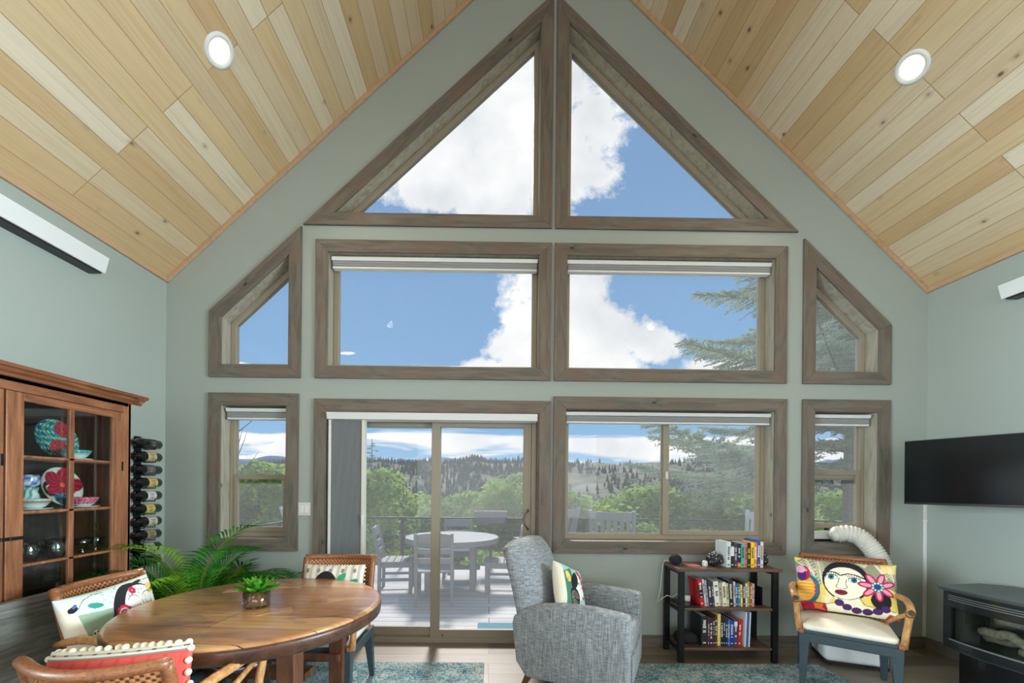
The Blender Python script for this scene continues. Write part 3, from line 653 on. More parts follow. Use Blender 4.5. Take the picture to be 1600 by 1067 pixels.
greens = [leafmat('aspen_leaves', lin(142, 172, 88), lin(184, 206, 118), .55, .8), leafmat('willow_leaves', lin(132, 156, 98), lin(168, 188, 122), .5, .8), leafmat('juniper_leaves', lin(104, 130, 90), lin(140, 160, 112), .45, .8)]
protos = []
for v in range(4):
    o = thing('leafy_tree', (0, 0, 0), 0)
    g = greens[(0, 1, 0, 2)[v]]
    leaf_mesh(v+10, 5200, 2.0, (2.5, 2.1, 2.9, 2.3)[v], 26, .115).build('crown', g, o, T=Matrix.Translation((0, 0, 4.2)))
    tr = MB().tube([(0, 0, 0), (.06, 0, 1.5), (0, .05, 3), (.05, 0, 4.6)], [.14, .11, .08, .03], 7)
    for i in range(9):
        a = i*2.4; z = 1.9+.28*i; tr.tube([(0, 0, z), (.6*math.cos(a), .6*math.sin(a), z+.5), (1.2*math.cos(a), 1.2*math.sin(a), z+.9)], [.045, .03, .01], 5)
    tr.build('trunk', bark, o)
    protos.append(o)
specs = []   # X, Y, top height above eye level, kind, scale
rs = random.Random(11)
spots = [(-7.5, 15, 1.35, 0, 1.1), (-9.8, 15.5, .6, 1, 1.2), (-4.9, 15.5, 1.15, 0, 1.05), (-3.2, 17, .5, 2, 1.1), (-1.2, 14.5, -.45, 1, .95), (.55, 15.5, .75, 0, 1.05), (2.2, 14, -.3, 1, 1), (3.3, 16, .3, 0, 1),
 (4.5, 13.5, -.15, 2, .9), (6.2, 17, .65, 0, 1.15), (8.2, 15, .2, 1, 1.1), (9.8, 14, .3, 0, 1), (11.8, 15, .55, 2, 1.1), (13.5, 16, .6, 0, 1.2), (-12.5, 17, .8, 3, 1.3),
 (-6, 22, .9, 3, 1.3), (-2, 23, .3, 0, 1.3), (1.5, 22, 1.5, 0, 1.3), (5, 24, .5, 3, 1.3), (9, 23, .4, 1, 1.3), (12.5, 24, .6, 3, 1.4), (17, 24, 1.0, 0, 1.5), (-10, 25, .8, 1, 1.4), (-15, 26, .9, 0, 1.5),
 (-6, 11.2, -.9, 1, .8), (-3.9, 11.5, -.7, 0, .8), (-2.2, 11, -1.2, 2, .75), (.2, 10.8, -1.35, 0, .7), (2.2, 11, -1.2, 2, .75), (4.2, 10.8, -1.2, 0, .75), (6.2, 11, -1.0, 1, .8), (8.6, 11.5, -.7, 0, .8), (-8.2, 12, -.6, 3, .9),
 (-14, 38, .6, 3, 1.8), (-5, 38, .0, 0, 1.7), (3, 40, -.3, 3, 1.8), (11, 38, -.4, 0, 1.8), (20, 38, .2, 3, 1.9), (28, 40, 1.0, 1, 2), (-25, 40, 1.2, 0, 2)]
lab = ['bushy bright green tree growing below the deck railing', 'pale olive loose-leaved tree growing below the deck railing', 'tall bright green tree growing below the deck railing', 'dark green dense tree growing below the deck railing']
used = set(); placed = []
for x, y, top, k_, s in spots:
    o = protos[k_] if k_ not in used else copy_tree(protos[k_]); used.add(k_)
    htop = 4.2+(2.5, 2.1, 2.9, 2.3)[k_]*1.1; sc = s
    o.location = (x, y, 1.42+top-htop*sc); o.scale = (sc*1.15, sc*1.15, sc); o.rotation_euler = (0, 0, rs.uniform(0, 6))
    tag(o, None, 'tree', 'leafy trees beyond the deck'); placed.append((o, k_, x, y))
views = [(-9, -.55, 'the small left window'), (-.55, -.135, 'the left glass of the patio door'), (-.135, .085, 'the right glass of the patio door'), (.085, .43, 'the left half of the sliding window'), (.43, .66, 'the right half of the sliding window'), (.66, 9, 'the small right window')]
names = ['bright green leafy tree', 'pale olive leafy tree', 'bushy lime green tree', 'dark green leafy tree']; ords = 'first second third fourth fifth sixth seventh eighth ninth tenth eleventh'.split()
for a_, b_, txt in views:
    sel = sorted([q for q in placed if a_ <= q[2]/q[3] < b_], key=lambda q: q[3])
    for i, (o, k_, x, y) in enumerate(sel): o['label'] = f'{names[k_]}, {"nearest" if i == 0 else ords[i]+" nearest"} of those behind {txt}'

# conifers: branches with needle sprays
def conifer(name, H, R0, nb, seed, label, droop=.25, zmin=.2, needle=.11, trunk=.13, dens=1.0, group=None, sel=None):
    rr = random.Random(seed); o = thing(name, (0, 0, 0), 0, label, 'tree', group); ne = MB(); br = MB()
    for i in range(nb):
        q = (i+.5)/nb; z = H*(zmin+(1-zmin)*q*.97); a = i*2.39996+rr.uniform(-.3, .3)
        Lb = R0*(1-q)**.75*rr.uniform(.75, 1.1)+.15; pts = []
        for j in range(7):
            t = j/6; pts.append(Vector((math.cos(a)*Lb*t, math.sin(a)*Lb*t, z+Lb*(.12*t-droop*t*t+.10*t**3))))
        br.tube(pts, [.03*Lb/R0*(1-j/7)+.004 for j in range(7)], 5)
        side = Vector((-math.sin(a), math.cos(a), 0)); tw = int(26*dens*max(.4, Lb/2))
        for j in range(tw):
            t = .18+.82*j/tw; f = t*6; k0 = min(5, int(f)); p = pts[k0].lerp(pts[k0+1], f-k0)
            for sg in (-1, 1):
                ln = Lb*.30*(1.1-t)*rr.uniform(.6, 1.2)+.10; d = (side*sg*.8+Vector((math.cos(a), math.sin(a), 0))*.7+Vector((0, 0, rr.uniform(-.35, .12)))).normalized()
                br.add([p, p+Vector((0, 0, .006)), p+d*ln], [(0, 1, 2)])
                m_ = max(3, int(ln/.045))
                for q_ in range(m_):
                    c = p+d*ln*(q_+.6)/m_; u = Vector((rr.gauss(0, 1), rr.gauss(0, 1), rr.gauss(0, .7))).normalized(); u = (u+d*.7).normalized(); w = u.cross(Vector((rr.random(), rr.random(), rr.random()))).normalized()*needle*.13
                    s = needle*rr.uniform(.5, .9); ne.add([c-u*s*.2-w, c+u*s, c-u*s*.2+w], [(0, 1, 2)])
                    u2 = (d*.9-u*.6).normalized(); ne.add([c-w, c+u2*s, c+w], [(0, 1, 2)])
    ne.build('needles', leafmat(name+'_needles', lin(146, 168, 148), lin(182, 198, 174), .5, 2), o)
    br.build('branches', bark, o)
    MB().tube([(0, 0, 0), (0, 0, H*.5), (0, 0, H)], [trunk, trunk*.65, .02], 12).build('trunk', plain(name+'_bark', lin(158, 148, 138), 1, bump=1, bscale=30, var=.35, vscale=30), o)
    return o
fir = conifer('fir_tree', 13, 5.6, 84, 5, 'big fir beside the deck with branches reaching over the right windows', droop=.08, zmin=.3, trunk=.2, dens=1.2, needle=.125)
fir.location = (8.3, 9.2, -2.6)
p1 = conifer('pine_tree', 9, 1.5, 46, 9, 'slim dark pine at the left edge of the patio door glass', trunk=.1); p1.location = (-7.6, 26, -4.6)
bare = MB(); rr = random.Random(4)
bare.tube([(0, 0, 0), (.1, 0, 2.5), (.0, 0, 4.7), (.12, 0, 6.2)], [.06, .05, .03, .008], 6)
for i in range(12):
    a = i*2.4; z = 2.8+.27*i; bare.tube([(.05, 0, z), (.4*math.cos(a), .4*math.sin(a), z+.35), (.7*math.cos(a), .7*math.sin(a), z+.8)], [.018, .012, .004], 4)
bt = bare.build('bare_tree', bark); bt.location = (-8.15, 13, -1.9); tag(bt, 'thin leafless tree in front of the small left window', 'tree')
# ------------------------------------------------------------------ printed fabric
class Cv:
    def __init__(s, w, h, bg): s.w, s.h = w, h; s.a = np.zeros((h, w, 3)); s.a[:] = bg[:3]; s.X, s.Y = np.meshgrid((np.arange(w)+.5)/w, (np.arange(h)+.5)/h); s.k = h/w
    def put(s, m, c): s.a[m] = c[:3]; return s
    def ell(s, x, y, rx, ry, c, rot=0):
        dx = s.X-x; dy = (s.Y-y)*s.k; ca, sa = math.cos(rot), math.sin(rot); u = (dx*ca+dy*sa)/rx; v = (-dx*sa+dy*ca)/ry; return s.put(u*u+v*v < 1, c)
    def rect(s, x0, x1, y0, y1, c): return s.put((s.X >= x0) & (s.X < x1) & (s.Y >= y0) & (s.Y < y1), c)
    def poly(s, pts, c):
        m = np.zeros(s.X.shape, bool); n = len(pts)
        for i in range(n):
            (x0, y0), (x1, y1) = pts[i], pts[(i+1) % n]
            if y0 == y1: continue
            cond = ((y0 > s.Y) != (y1 > s.Y)) & (s.X < (x1-x0)*(s.Y-y0)/(y1-y0)+x0); m ^= cond
        return s.put(m, c)
    def line(s, pts, w, c):
        m = np.zeros(s.X.shape, bool)
        for (x0, y0), (x1, y1) in zip(pts[:-1], pts[1:]):
            y0_, y1_ = y0*s.k, y1*s.k; dx, dy = x1-x0, y1_-y0_; l = dx*dx+dy*dy+1e-9; t = np.clip(((s.X-x0)*dx+(s.Y*s.k-y0_)*dy)/l, 0, 1)
            m |= (s.X-x0-t*dx)**2+(s.Y*s.k-y0_-t*dy)**2 < w*w/4
        return s.put(m, c)
    def arc(s, x, y, rx, ry, a0, a1, w, c, n=16):
        return s.line([(x+rx*math.cos(math.radians(a0+(a1-a0)*i/n)), y-ry*math.sin(math.radians(a0+(a1-a0)*i/n))/s.k) for i in range(n+1)], w, c)
    def at(s, u, v): return s.a[min(s.h-1, max(0, int(v*s.h))), min(s.w-1, max(0, int(u*s.w)))]
def set_print(o, cols):
    me = o.data; at = me.color_attributes.new('print', 'FLOAT_COLOR', 'POINT'); at.data.foreach_set('color', np.array(cols, dtype=np.float32).reshape(-1))
m_print = painted('printed_cotton', .9, 400)
def cushion(name, w, h, t, cv, back, loc, rot, label, cat='cushion', nx=170, ny=120, parent=None, flop=.02, both=False):
    """pillow standing in its own XZ plane, printed side towards -Y"""
    vs = []; cols = []; fs = []
    def P(i, j, s):
        u = 2*i/nx-1; v = 2*j/ny-1; th = t*.5*max(0, (1-u**4)*(1-v**4))**.5*(1+.06*math.sin(5*u+3*v))
        pin = 1-.045*(1-abs(v)**2)*abs(u)**3; pin2 = 1-.06*(1-abs(u)**2)*abs(v)**3
        return (u*w/2*pin, -s*th+flop*math.sin(2.5*u)*.3, h/2+v*h/2*pin2)
    for j in range(ny+1):
        for i in range(nx+1): vs.append(P(i, j, 1)); cols.append((*cv.at(i/nx, 1-j/ny), 1))
    bx, by = nx//4, ny//4
    idx = lambda i, j: j*(nx+1)+i
    fs = [(idx(i, j), idx(i+1, j), idx(i+1, j+1), idx(i, j+1)) for j in range(ny) for i in range(nx)]
    base = len(vs); bi = {}
    for j in range(ny+1):
        for i in range(nx+1):
            if i in (0, nx) or j in (0, ny): bi[i, j] = idx(i, j)
            else: bi[i, j] = len(vs); vs.append(P(i, j, -1)); cols.append((*cv.at(i/nx, 1-j/ny), 1) if both else back)
    fs += [(bi[i, j], bi[i, j+1], bi[i+1, j+1], bi[i+1, j]) for j in range(ny) for i in range(nx)]
    me = bpy.data.meshes.new(name); me.from_pydata(vs, [], fs); me.materials.append(m_print); me.polygons.foreach_set('use_smooth', [True]*len(fs))
    o = bpy.data.objects.new(name, me); C.objects.link(o); set_print(o, cols); o.location = loc; o.rotation_euler = rot
    if parent: o.parent = parent
    if label: tag(o, label, cat)
    return o
BK = lin(28, 24, 34); CREAM = lin(240, 232, 205)
def cv_woman():
    c = Cv(340, 240, lin(150, 148, 122)); Y = lin(236, 208, 104)
    c.poly([(.3, .38), (.55, .3), (1, .5), (1, 1), (.2, 1), (.22, .6)], Y); c.rect(.84, 1, 0, .18, Y); c.ell(.0, .0, .07, .05, Y)
    for (x0, y0, x1, y1) in ((.24, .56, .12, .02), (.20, .3, .02, .1), (.27, .45, .24, .05), (.9, .3, .8, .02), (.97, .34, .93, .05), (.7, .1, .62, .02), (.33, .8, .36, .55), (.29, .95, .31, .72)):
        c.line([(x0, y0), (x1, y1)], .009, CREAM)
        for q in range(1, 9):
            t = q/9; px, py = x0+(x1-x0)*t, y0+(y1-y0)*t
            for sg in (-1, 1): c.line([(px, py), (px+sg*.04, py-.055)], .006, CREAM)
    c.ell(.5, .38, .225, .27, BK); c.ell(.83, .68, .1, .11, BK)                        # hair
    c.poly([(.36, .62), (.62, .62), (.66, .80), (.97, .86), (.95, 1.0), (.30, 1.0), (.3, .86), (.42, .80)], CREAM)
    c.line([(.30, .86), (.42, .79), (.44, .66)], .006, BK); c.line([(.60, .62), (.68, .8), (.96, .85)], .006, BK)
    c.ell(.495, .43, .205, .215, BK); c.ell(.495, .427, .2, .21, lin(246, 238, 212))
    c.line([(.30, .27), (.36, .235), (.41, .25), (.45, .30)], .014, BK); c.line([(.45, .30), (.52, .255), (.6, .265), (.69, .33)], .014, BK)
    for ex, ey in ((.365, .335), (.585, .365)):
        c.ell(ex, ey, .062, .034, BK); c.ell(ex, ey+.004, .056, .027, lin(238, 240, 232)); c.ell(ex-.003, ey, .03, .03, lin(20, 108, 140)); c.ell(ex-.003, ey, .012, .014, BK)
        for q in range(-3, 4): c.line([(ex+q*.017, ey-.035), (ex+q*.026, ey-.085)], .006, BK)
    c.line([(.44, .34), (.43, .43), (.405, .505), (.43, .535), (.46, .53), (.5, .54), (.515, .50), (.50, .45), (.51, .37)], .006, BK)
    c.ell(.455, .605, .062, .035, lin(128, 24, 46)); c.line([(.40, .605), (.51, .607)], .005, BK)
    for q in range(7):
        a = math.radians(20+q*51); c.ell(.80+.105*math.cos(a), .44-.14*math.sin(a), .085, .04, lin(178, 28, 78), -a+0.0); c.ell(.80+.11*math.cos(a), .44-.147*math.sin(a), .058, .022, lin(234, 150, 176), -a)
    c.ell(.80, .44, .065, .065, lin(26, 110, 160)); c.ell(.80, .44, .03, .03, lin(24, 60, 140))
    for q in range(9): a = q*.698; c.ell(.8+.048*math.cos(a), .44-.067*math.sin(a), .011, .011, lin(222, 230, 120))
    for x, y in ((.435, .80), (.51, .87), (.60, .915), (.70, .915), (.79, .88), (.865, .82)): c.ell(x, y, .047, .045, BK); c.ell(x, y, .043, .041, lin(76, 34, 98))
    c.ell(.13, .60, .12, .19, lin(20, 112, 134)); c.ell(.10, .60, .10, .165, lin(238, 168, 64))                       # bird
    for q in range(5): c.rect(.02, .17, .47+q*.06, .49+q*.06, lin(244, 204, 110))
    for q in range(4): c.ell(.205, .5+q*.07, .016, .016, lin(190, 40, 70))
    c.ell(.085, .31, .065, .10, lin(178, 34, 78)); c.ell(.06, .36, .05, .07, lin(82, 34, 110)); c.ell(.05, .24, .05, .05, lin(232, 170, 200)); c.ell(.105, .255, .014, .014, CREAM); c.ell(.105, .255, .007, .007, BK)
    c.poly([(0, .85), (.3, .84), (.33, 1), (0, 1)], lin(176, 26, 56)); c.poly([(.18, .86), (.28, .86), (.27, .93), (.32, 1), (.2, .96)], lin(230, 120, 50)); c.poly([(.86, 1), (.9, .9), (1, .93), (1, 1)], lin(200, 60, 50))
    return c
def cv_sleeping():
    c = Cv(340, 240, lin(214, 232, 222)); c.poly([(.12, .28), (.6, .34), (.6, .78), (.17, .78)], lin(152, 176, 150)); c.rect(0, .12, .14, 1, lin(232, 226, 206)); c.poly([(.12, .3), (.17, .78), (.1, .8), (.1, .3)], lin(240, 232, 208))
    c.rect(.16, 1, .78, 1, lin(226, 222, 206)); c.rect(.2, 1, .8, .9, lin(214, 150, 120)); c.line([(.14, .78), (.95, .76)], .006, BK)
    c.ell(.78, .42, .27, .27, BK); c.ell(.60, .60, .14, .16, BK); c.ell(.85, .44, .215, .235, lin(246, 244, 238))
    c.arc(.76, .40, .06, .055, 180, 360, .006, BK); c.arc(.95, .37, .045, .055, 180, 360, .006, BK)
    for ex in (.76, .95):
        for q in range(5): c.line([(ex-.04+q*.02, .41), (ex-.045+q*.022, .455)], .005, BK)
        c.arc(ex, .33, .07, .06, 20, 160, .006, BK)
    c.line([(.86, .36), (.88, .48), (.86, .52), (.9, .53)], .006, BK); c.ell(.885, .6, .03, .018, lin(196, 24, 70)); c.ell(1.0, .5, .028, .03, lin(206, 40, 90)); c.ell(.75, .56, .026, .028, lin(206, 40, 90))
    for q in range(11): a = q*.571; c.ell(.615+.062*math.cos(a), .46-.088*math.sin(a), .026, .026, lin(204, 26, 70))
    c.ell(.615, .46, .058, .058, lin(248, 236, 236)); c.ell(.615, .46, .038, .038, lin(214, 60, 100)); c.ell(.615, .46, .022, .022, lin(250, 240, 230))
    for q in range(6): a = q*1.05; c.ell(.79+.025*math.cos(a), .17-.035*math.sin(a), .02, .02, lin(206, 30, 74))
    c.ell(.35, .22, .09, .03, lin(52, 158, 136), .2); c.ell(.46, .73, .11, .035, lin(20, 122, 104), -.8); c.ell(.25, .62, .055, .055, lin(238, 234, 214))
    for x, y in ((.225, .58), (.27, .57), (.24, .64), (.275, .67)): c.ell(x, y, .011, .011, BK)
    c.ell(.10, .19, .055, .028, BK, -.2); c.ell(.13, .15, .03, .015, lin(70, 110, 170), -.4); c.line([(.15, .2), (.24, .1), (.38, .05), (.5, .06)], .005, BK); c.ell(.88, .07, .09, .018, BK, -.2); c.ell(1.0, .2, .03, .06, lin(232, 196, 120))
    rr = random.Random(2)
    for q in range(60): x, y = rr.uniform(.45, 1), rr.uniform(.02, .25); c.ell(x, y, .005, .004, BK)
    u = (np.arange(c.w)+.5)/c.w; c.a = c.a[:, np.clip(((u+.11*np.minimum(1, u/.3))*c.w).astype(int), 0, c.w-1)]
    return c
def cv_spiral():
    c = Cv(220, 220, lin(168, 206, 196)); c.rect(0, .14, 0, 1, lin(230, 224, 206)); c.poly([(.14, .2), (.4, .1), (.45, .6), (.35, 1), (.14, 1)], lin(70, 130, 108))
    c.ell(.68, .45, .2, .3, lin(244, 240, 232), .3); c.ell(.5, .35, .12, .2, BK, .5); c.ell(.45, .72, .19, .22, BK)
    for q in range(4): c.arc(.45, .72, .04+.035*q, .04+.035*q, 0, 330, .008, lin(200, 190, 170))
    for x, y in ((.72, .14), (.8, .22), (.85, .33), (.88, .45)): c.ell(x, y, .06, .06, lin(206, 34, 84))
    c.ell(.27, .3, .07, .12, lin(240, 214, 110), -.4); c.ell(.27, .36, .04, .06, lin(232, 180, 70)); c.line([(.6, .4), (.68, .37)], .012, BK); c.line([(.74, .48), (.8, .45)], .012, BK); c.ell(.78, .68, .05, .03, lin(200, 30, 70)); c.ell(.66, .4, .02, .02, BK)
    return c
def cv_dots():
    c = Cv(240, 140, lin(232, 228, 216))
    for q in range(9): c.rect(.03+.11*q, .075+.11*q, 0, 1, lin(196, 190, 176))
    for i in range(5):
        for j in range(3): c.ell(.1+.19*i+.04*(j % 2), .15+.3*j, .03, .03, lin(138, 138, 138))
    c.ell(.42, .68, .22, .3, BK); c.poly([(.36, .7), (.42, .4), (.47, .7)], lin(230, 226, 214))
    for x in (.6, .72, .82): c.ell(x, .55, .06, .06, lin(214, 74, 96)); c.ell(x, .55, .022, .022, lin(236, 200, 90))
    c.ell(.66, .32, .09, .045, lin(60, 160, 120), -.7); c.ell(.84, .42, .1, .04, lin(50, 150, 116), -.4); c.ell(.92, .62, .08, .04, lin(90, 180, 140), .4)
    return c
def cv_stripes():
    c = Cv(240, 160, lin(214, 78, 72)); st = [(0, .03, (226, 222, 208)), (.03, .045, (70, 66, 62)), (.045, .07, (228, 222, 206)), (.07, .09, (110, 140, 128)), (.55, .6, (80, 34, 50)), (.6, .7, (120, 44, 60)), (.7, .75, (226, 220, 204)), (.75, .8, (90, 130, 120)), (.8, 1, (214, 78, 72))]
    for a, b, col in st: c.rect(0, 1, a, b, lin(*col))
    for q in range(80): c.rect(q/80, q/80+.005, .03, .045, lin(226, 222, 208)); c.rect(q/80, q/80+.004, .10, .55, lin(228, 100, 90))
    return c

# ------------------------------------------------------------------ rattan armchairs
m_teal = plain('slate_teal_paint', lin(54, 68, 74), .35)
m_bamboo = wood('bamboo', [lin(150, 96, 52), lin(196, 142, 88), lin(218, 170, 116)], 'Z', 14, .3, .4, coat=.3)
m_wrap = wood('rattan_wrap', [lin(96, 54, 30), lin(142, 88, 52), lin(170, 114, 70)], 'X', 60, .2, .45, coat=.2)
m_cane = cane('woven_cane', lin(78, 44, 26), lin(182, 122, 76), 130)
m_seatc = plain('cream_seat_fabric', lin(236, 230, 214), .7, bump=.2, bscale=200)
def rounded_slab(w, d, z0, z1, r=.05, crown=.02, n=16):
    mb = MB(); vs = []; pts = []
    for cx, cy, a0 in ((w/2-r, d/2-r, 0), (-w/2+r, d/2-r, 90), (-w/2+r, -d/2+r, 180), (w/2-r, -d/2+r, 270)):
        for k in range(5): a = math.radians(a0+22.5*k); pts.append((cx+r*math.cos(a), cy+r*math.sin(a)))
    rings = [(1, z0), (1.0, z0+(z1-z0)*.7), (.985, z0+(z1-z0)*.88), (.95, z1), (.6, z1+crown*.7), (.25, z1+crown), (.001, z1+crown)]
    n = len(pts); vs = [(x*s, y*s, z) for s, z in rings for x, y in pts]
    fs = [(i*n+k, i*n+(k+1) % n, (i+1)*n+(k+1) % n, (i+1)*n+k) for i in range(len(rings)-1) for k in range(n)]+[tuple(range(n-1, -1, -1))]
    return mb.add(vs, fs)
def rattan_chair(loc, rz, label, back_h=.88, bend=.085):
    o = thing('rattan_armchair', loc, rz, label, 'armchair', 'matching rattan armchairs')
    W = .27
    for sx in (-1, 1):
        for sy, y0, yb in ((-1, -.235, -.25), (1, .21, .27)):
            mb = MB(); vs = []
            for z, x, y, s in ((.34, sx*(W-.03), y0, .030), (.30, sx*(W-.03), y0, .028), (0, sx*(W-.02), yb, .016)):
                vs += [(x-s, y-s, z), (x+s, y-s, z), (x+s, y+s, z), (x-s, y+s, z)]
            mb.add(vs, [(0, 1, 2, 3), (11, 10, 9, 8)]+[(i*4+k, i*4+(k+1) % 4, (i+1)*4+(k+1) % 4, (i+1)*4+k) for i in range(2) for k in range(4)]).build('leg', m_teal, o, bevel=.004)
    MB().box(-W, W, -.265, .24, .335, .395).build('seat_frame', m_teal, o, bevel=.006)
    for sx in (-1, 1): MB().box(sx*W-.028 if sx > 0 else -W-.003, W+.003 if sx > 0 else -W+.028, -.268, -.21, .395, .425).build('wrapped_corner', m_wrap, o, bevel=.004)
    MB().box(-W+.028, W-.028, -.26, .235, .395, .418).build('seat_rail', m_teal, o, bevel=.003)
    rounded_slab(2*W-.03, .47, .418, .455, .04, .035).build('seat_cushion', m_seatc, o, smooth=True, T=Matrix.Translation((0, -.012, 0)))
    for sx in (-1, 1):
        MB().tube([(sx*W, -.24, .40), (sx*(W+.01), -.245, .50), (sx*(W+.02), -.27, .62), (sx*(W+.022), -.285, .648)], [.02, .019, .019, .018], 10).build('arm_post', m_bamboo, o, smooth=True)
        arm = [(sx*(W+.022), -.30, .648), (sx*(W+.04), -.16, .664), (sx*(W+.045), -.02, .672), (sx*(W+.03), .10, .668), (sx*(W-.0), .2, .645), (sx*(W-.03), .275, .62)]
        a = MB().tube(arm, [.021, .02, .02, .02, .018, .016], 10).build('arm', m_bamboo, o, smooth=True)
        MB().tube([(sx*(W+.022), -.302, .648), (sx*(W+.022), -.304, .648)], .019, 10).build('cut_end', plain('bamboo_end', lin(70, 58, 46), .8) if 'bamboo_end' not in bpy.data.materials else bpy.data.materials['bamboo_end'], a)
        MB().tube([(sx*(W+.022), -.255, .632), (sx*(W+.0), -.08, .56), (sx*(W-.02), .1, .48), (sx*(W-.03), .21, .425)], .014, 8).build('brace', m_bamboo, o, smooth=True)
        MB().tube([(sx*(W+.0225), -.268, .615), (sx*(W+.0225), -.272, .655)], .024, 10).build('binding', m_wrap, o, smooth=True)
    # cane back, bent in plan and leaning back
    zs = [.40+(back_h-.40)*i/14 for i in range(15)]; bw = .245
    def yb(x, z): return .235+.13*(z-.40)/.48+bend*(1-(x/bw)**2)-bend
    vs = []; n = 16
    for s in (-.006, .006):
        for z in zs:
            for i in range(n+1): x = -bw+2*bw*i/n; vs.append((x, yb(x, z)+s, z))
    k = len(zs)*(n+1); fs = []
    for s in (0, 1):
        for j in range(len(zs)-1):
            for i in range(n): q = s*k+j*(n+1)+i; fs.append((q, q+1, q+n+2, q+n+1))
    MB().add(vs, fs).build('cane_panel', m_cane, o, smooth=True)
    for sx in (-1, 1): MB().tube([(sx*bw, yb(bw, z), z) for z in [.36]+zs], .021, 10).build('back_post', m_wrap, o, smooth=True)
    MB().tube([(-bw-.01+(2*bw+.02)*i/14, yb(min(bw, max(-bw, -bw-.01+(2*bw+.02)*i/14)), back_h), back_h-.010*math.sin(PI*i/14)) for i in range(15)], .021, 10).build('top_rail', m_wrap, o, smooth=True)
    MB().tube([(-bw+(2*bw)*i/14, yb(-bw+(2*bw)*i/14, .47), .45) for i in range(15)], .014, 8).build('lower_rail', m_wrap, o, smooth=True)
    return o
rattan_chair((-1.85, 2.25, 0), math.radians(90), 'rattan armchair at the left of the round table, in front of the grey bench')
rattan_chair((-1.36, 1.67, 0), math.radians(180), 'nearest rattan armchair at the bottom left corner, seen from behind', .80)
rattan_chair((-1.115, 2.75, 0), math.radians(0), 'rattan armchair on the window side of the round table')
rc = rattan_chair((2.60, 2.93, 0), math.radians(-36.5), 'rattan armchair with cream seat beside the white hose, facing the room')
# the chairs' cushions
cushion('throw_cushion', .60, .40, .14, cv_woman(), lin(228, 196, 96), (2.652, 2.985, .487), (math.radians(-15), 0, math.radians(-33)), 'large cushion printed with a woman and a pink flower, on the right chair', nx=300, ny=210)
cushion('throw_cushion', .50, .37, .13, cv_sleeping(), lin(226, 220, 204), (-1.985, 2.225, .505), (math.radians(-16), math.radians(-3), math.radians(86)), 'mint cushion printed with a sleeping face, on the left chair', nx=260, ny=190)
c = cushion('throw_cushion', .44, .32, .12, cv_dots(), lin(226, 220, 204), (-1.125, 2.875, .535), (math.radians(-16), 0, 0), 'cream cushion with grey dots and pink flowers on the chair by the patio door')
mpom = plain('cream_pompom', lin(232, 228, 200), 1, bump=.6, bscale=300)
def pompoms(c, w, h, r, sides, m_, n=14):
    pr = None
    for sd in sides:
        for i in range(n if sd == 't' else n//2):
            t = (i+.5)/(n if sd == 't' else n//2)
            p = ((t-.5)*w, random.uniform(-.008, .008), h+.0) if sd == 't' else ((-.5 if sd == 'l' else .5)*w*1.0, random.uniform(-.01, .01), t*h)
            if pr is None: pr = MB().ball((0, 0, 0), r, 6).build('pompom', m_, c, smooth=True); o = pr
            else: o = pr.copy(); C.objects.link(o); o.parent = c
            o.location = p
pompoms(c, .44, .31, .007, 'tr', mpom, 22)
c = cushion('throw_cushion', .52, .34, .15, cv_stripes(), lin(214, 78, 72), (-1.345, 1.45, .48), (math.radians(14), math.radians(5), math.radians(180)), 'coral striped cushion edged with cream pompoms on the nearest chair', both=True)
pompoms(c, .52, .335, .0125, 'tlr', mpom, 16)

# ------------------------------------------------------------------ round dining table
m_slab = planks('old_table_boards', 'X', 'Y', .19, 3.0, [(0, lin(160, 106, 64)), (.5, lin(184, 132, 86)), (1, lin(206, 158, 108))], mortar=lin(50, 30, 18), knots=.05, kscale=2.6, rough=.3, grain=.7, seam=.0022, blotch=[(5, lin(214, 172, 122), .52, .68, 0), (7, lin(92, 58, 36), .56, .72, 4), (3, lin(120, 92, 78), .56, .7, 9)])
m_slabb = m_slab.node_tree.nodes['Principled BSDF']; m_slabb.inputs['Coat Weight'].default_value = .35; m_slabb.inputs['Coat Roughness'].default_value = .16
m_edge = wood('table_edge_wood', [lin(48, 30, 22), lin(76, 48, 34), lin(100, 66, 44)], 'X', 5, .2, .4, coat=.3)
t = thing('dining_table', (-1.272, 2.262, 0), math.radians(-4), 'round thick rustic wooden dining table with bowtie inlays', 'table')
R = .645
MB().lathe([(.001, .758), (R-.03, .758), (R-.012, .755), (R, .744)], 96).build('tabletop', m_slab, t, smooth=True)
MB().lathe([(R, .744), (R+.004, .728), (R, .685), (R-.012, .680), (R-.014, .674), (R-.03, .668), (.01, .668)], 96).build('table_edge', m_edge, t, smooth=True)
mi = wood('pale_inlay', [lin(168, 122, 76), lin(196, 152, 104)], 'X', 8, .2, .35, coat=.3)
for x, y, a in ((-.30, .26, 20), (.16, -.13, 35), (.42, .12, 25), (-.05, .36, 10)):
    T = Matrix.Translation((x, y, 0)) @ Matrix.Rotation(math.radians(a), 4, 'Z')
    MB().prism([(-.085, -.04), (0, -.016), (.085, -.04), (.085, .04), (0, .016), (-.085, .04)], lambda p, q, s: tuple(T @ Vector((p, q, s))), .752, .7592).build('bowtie_inlay', mi, t)
m_tleg = wood('table_leg_wood', [lin(66, 38, 24), lin(96, 58, 38), lin(118, 76, 50)], 'Z', 5, .15, .45)
for sx in (-1, 1):
    for sy in (-1, 1): MB().box(sx*.33-.045, sx*.33+.045, sy*.27-.045, sy*.27+.045, 0, .668).build('leg', m_tleg, t, bevel=.006)
    MB().box(sx*.33-.03, sx*.33+.03, -.225, .225, .58, .668).build('apron', m_tleg, t)
MB().box(-.285, .285, -.05, .05, .36, .40).build('stretcher', m_tleg, t)
MB().box(-.36, .36, -.225, -.2, .36, .40).box(-.36, .36, .2, .225, .36, .40).build('side_rails', m_tleg, t)
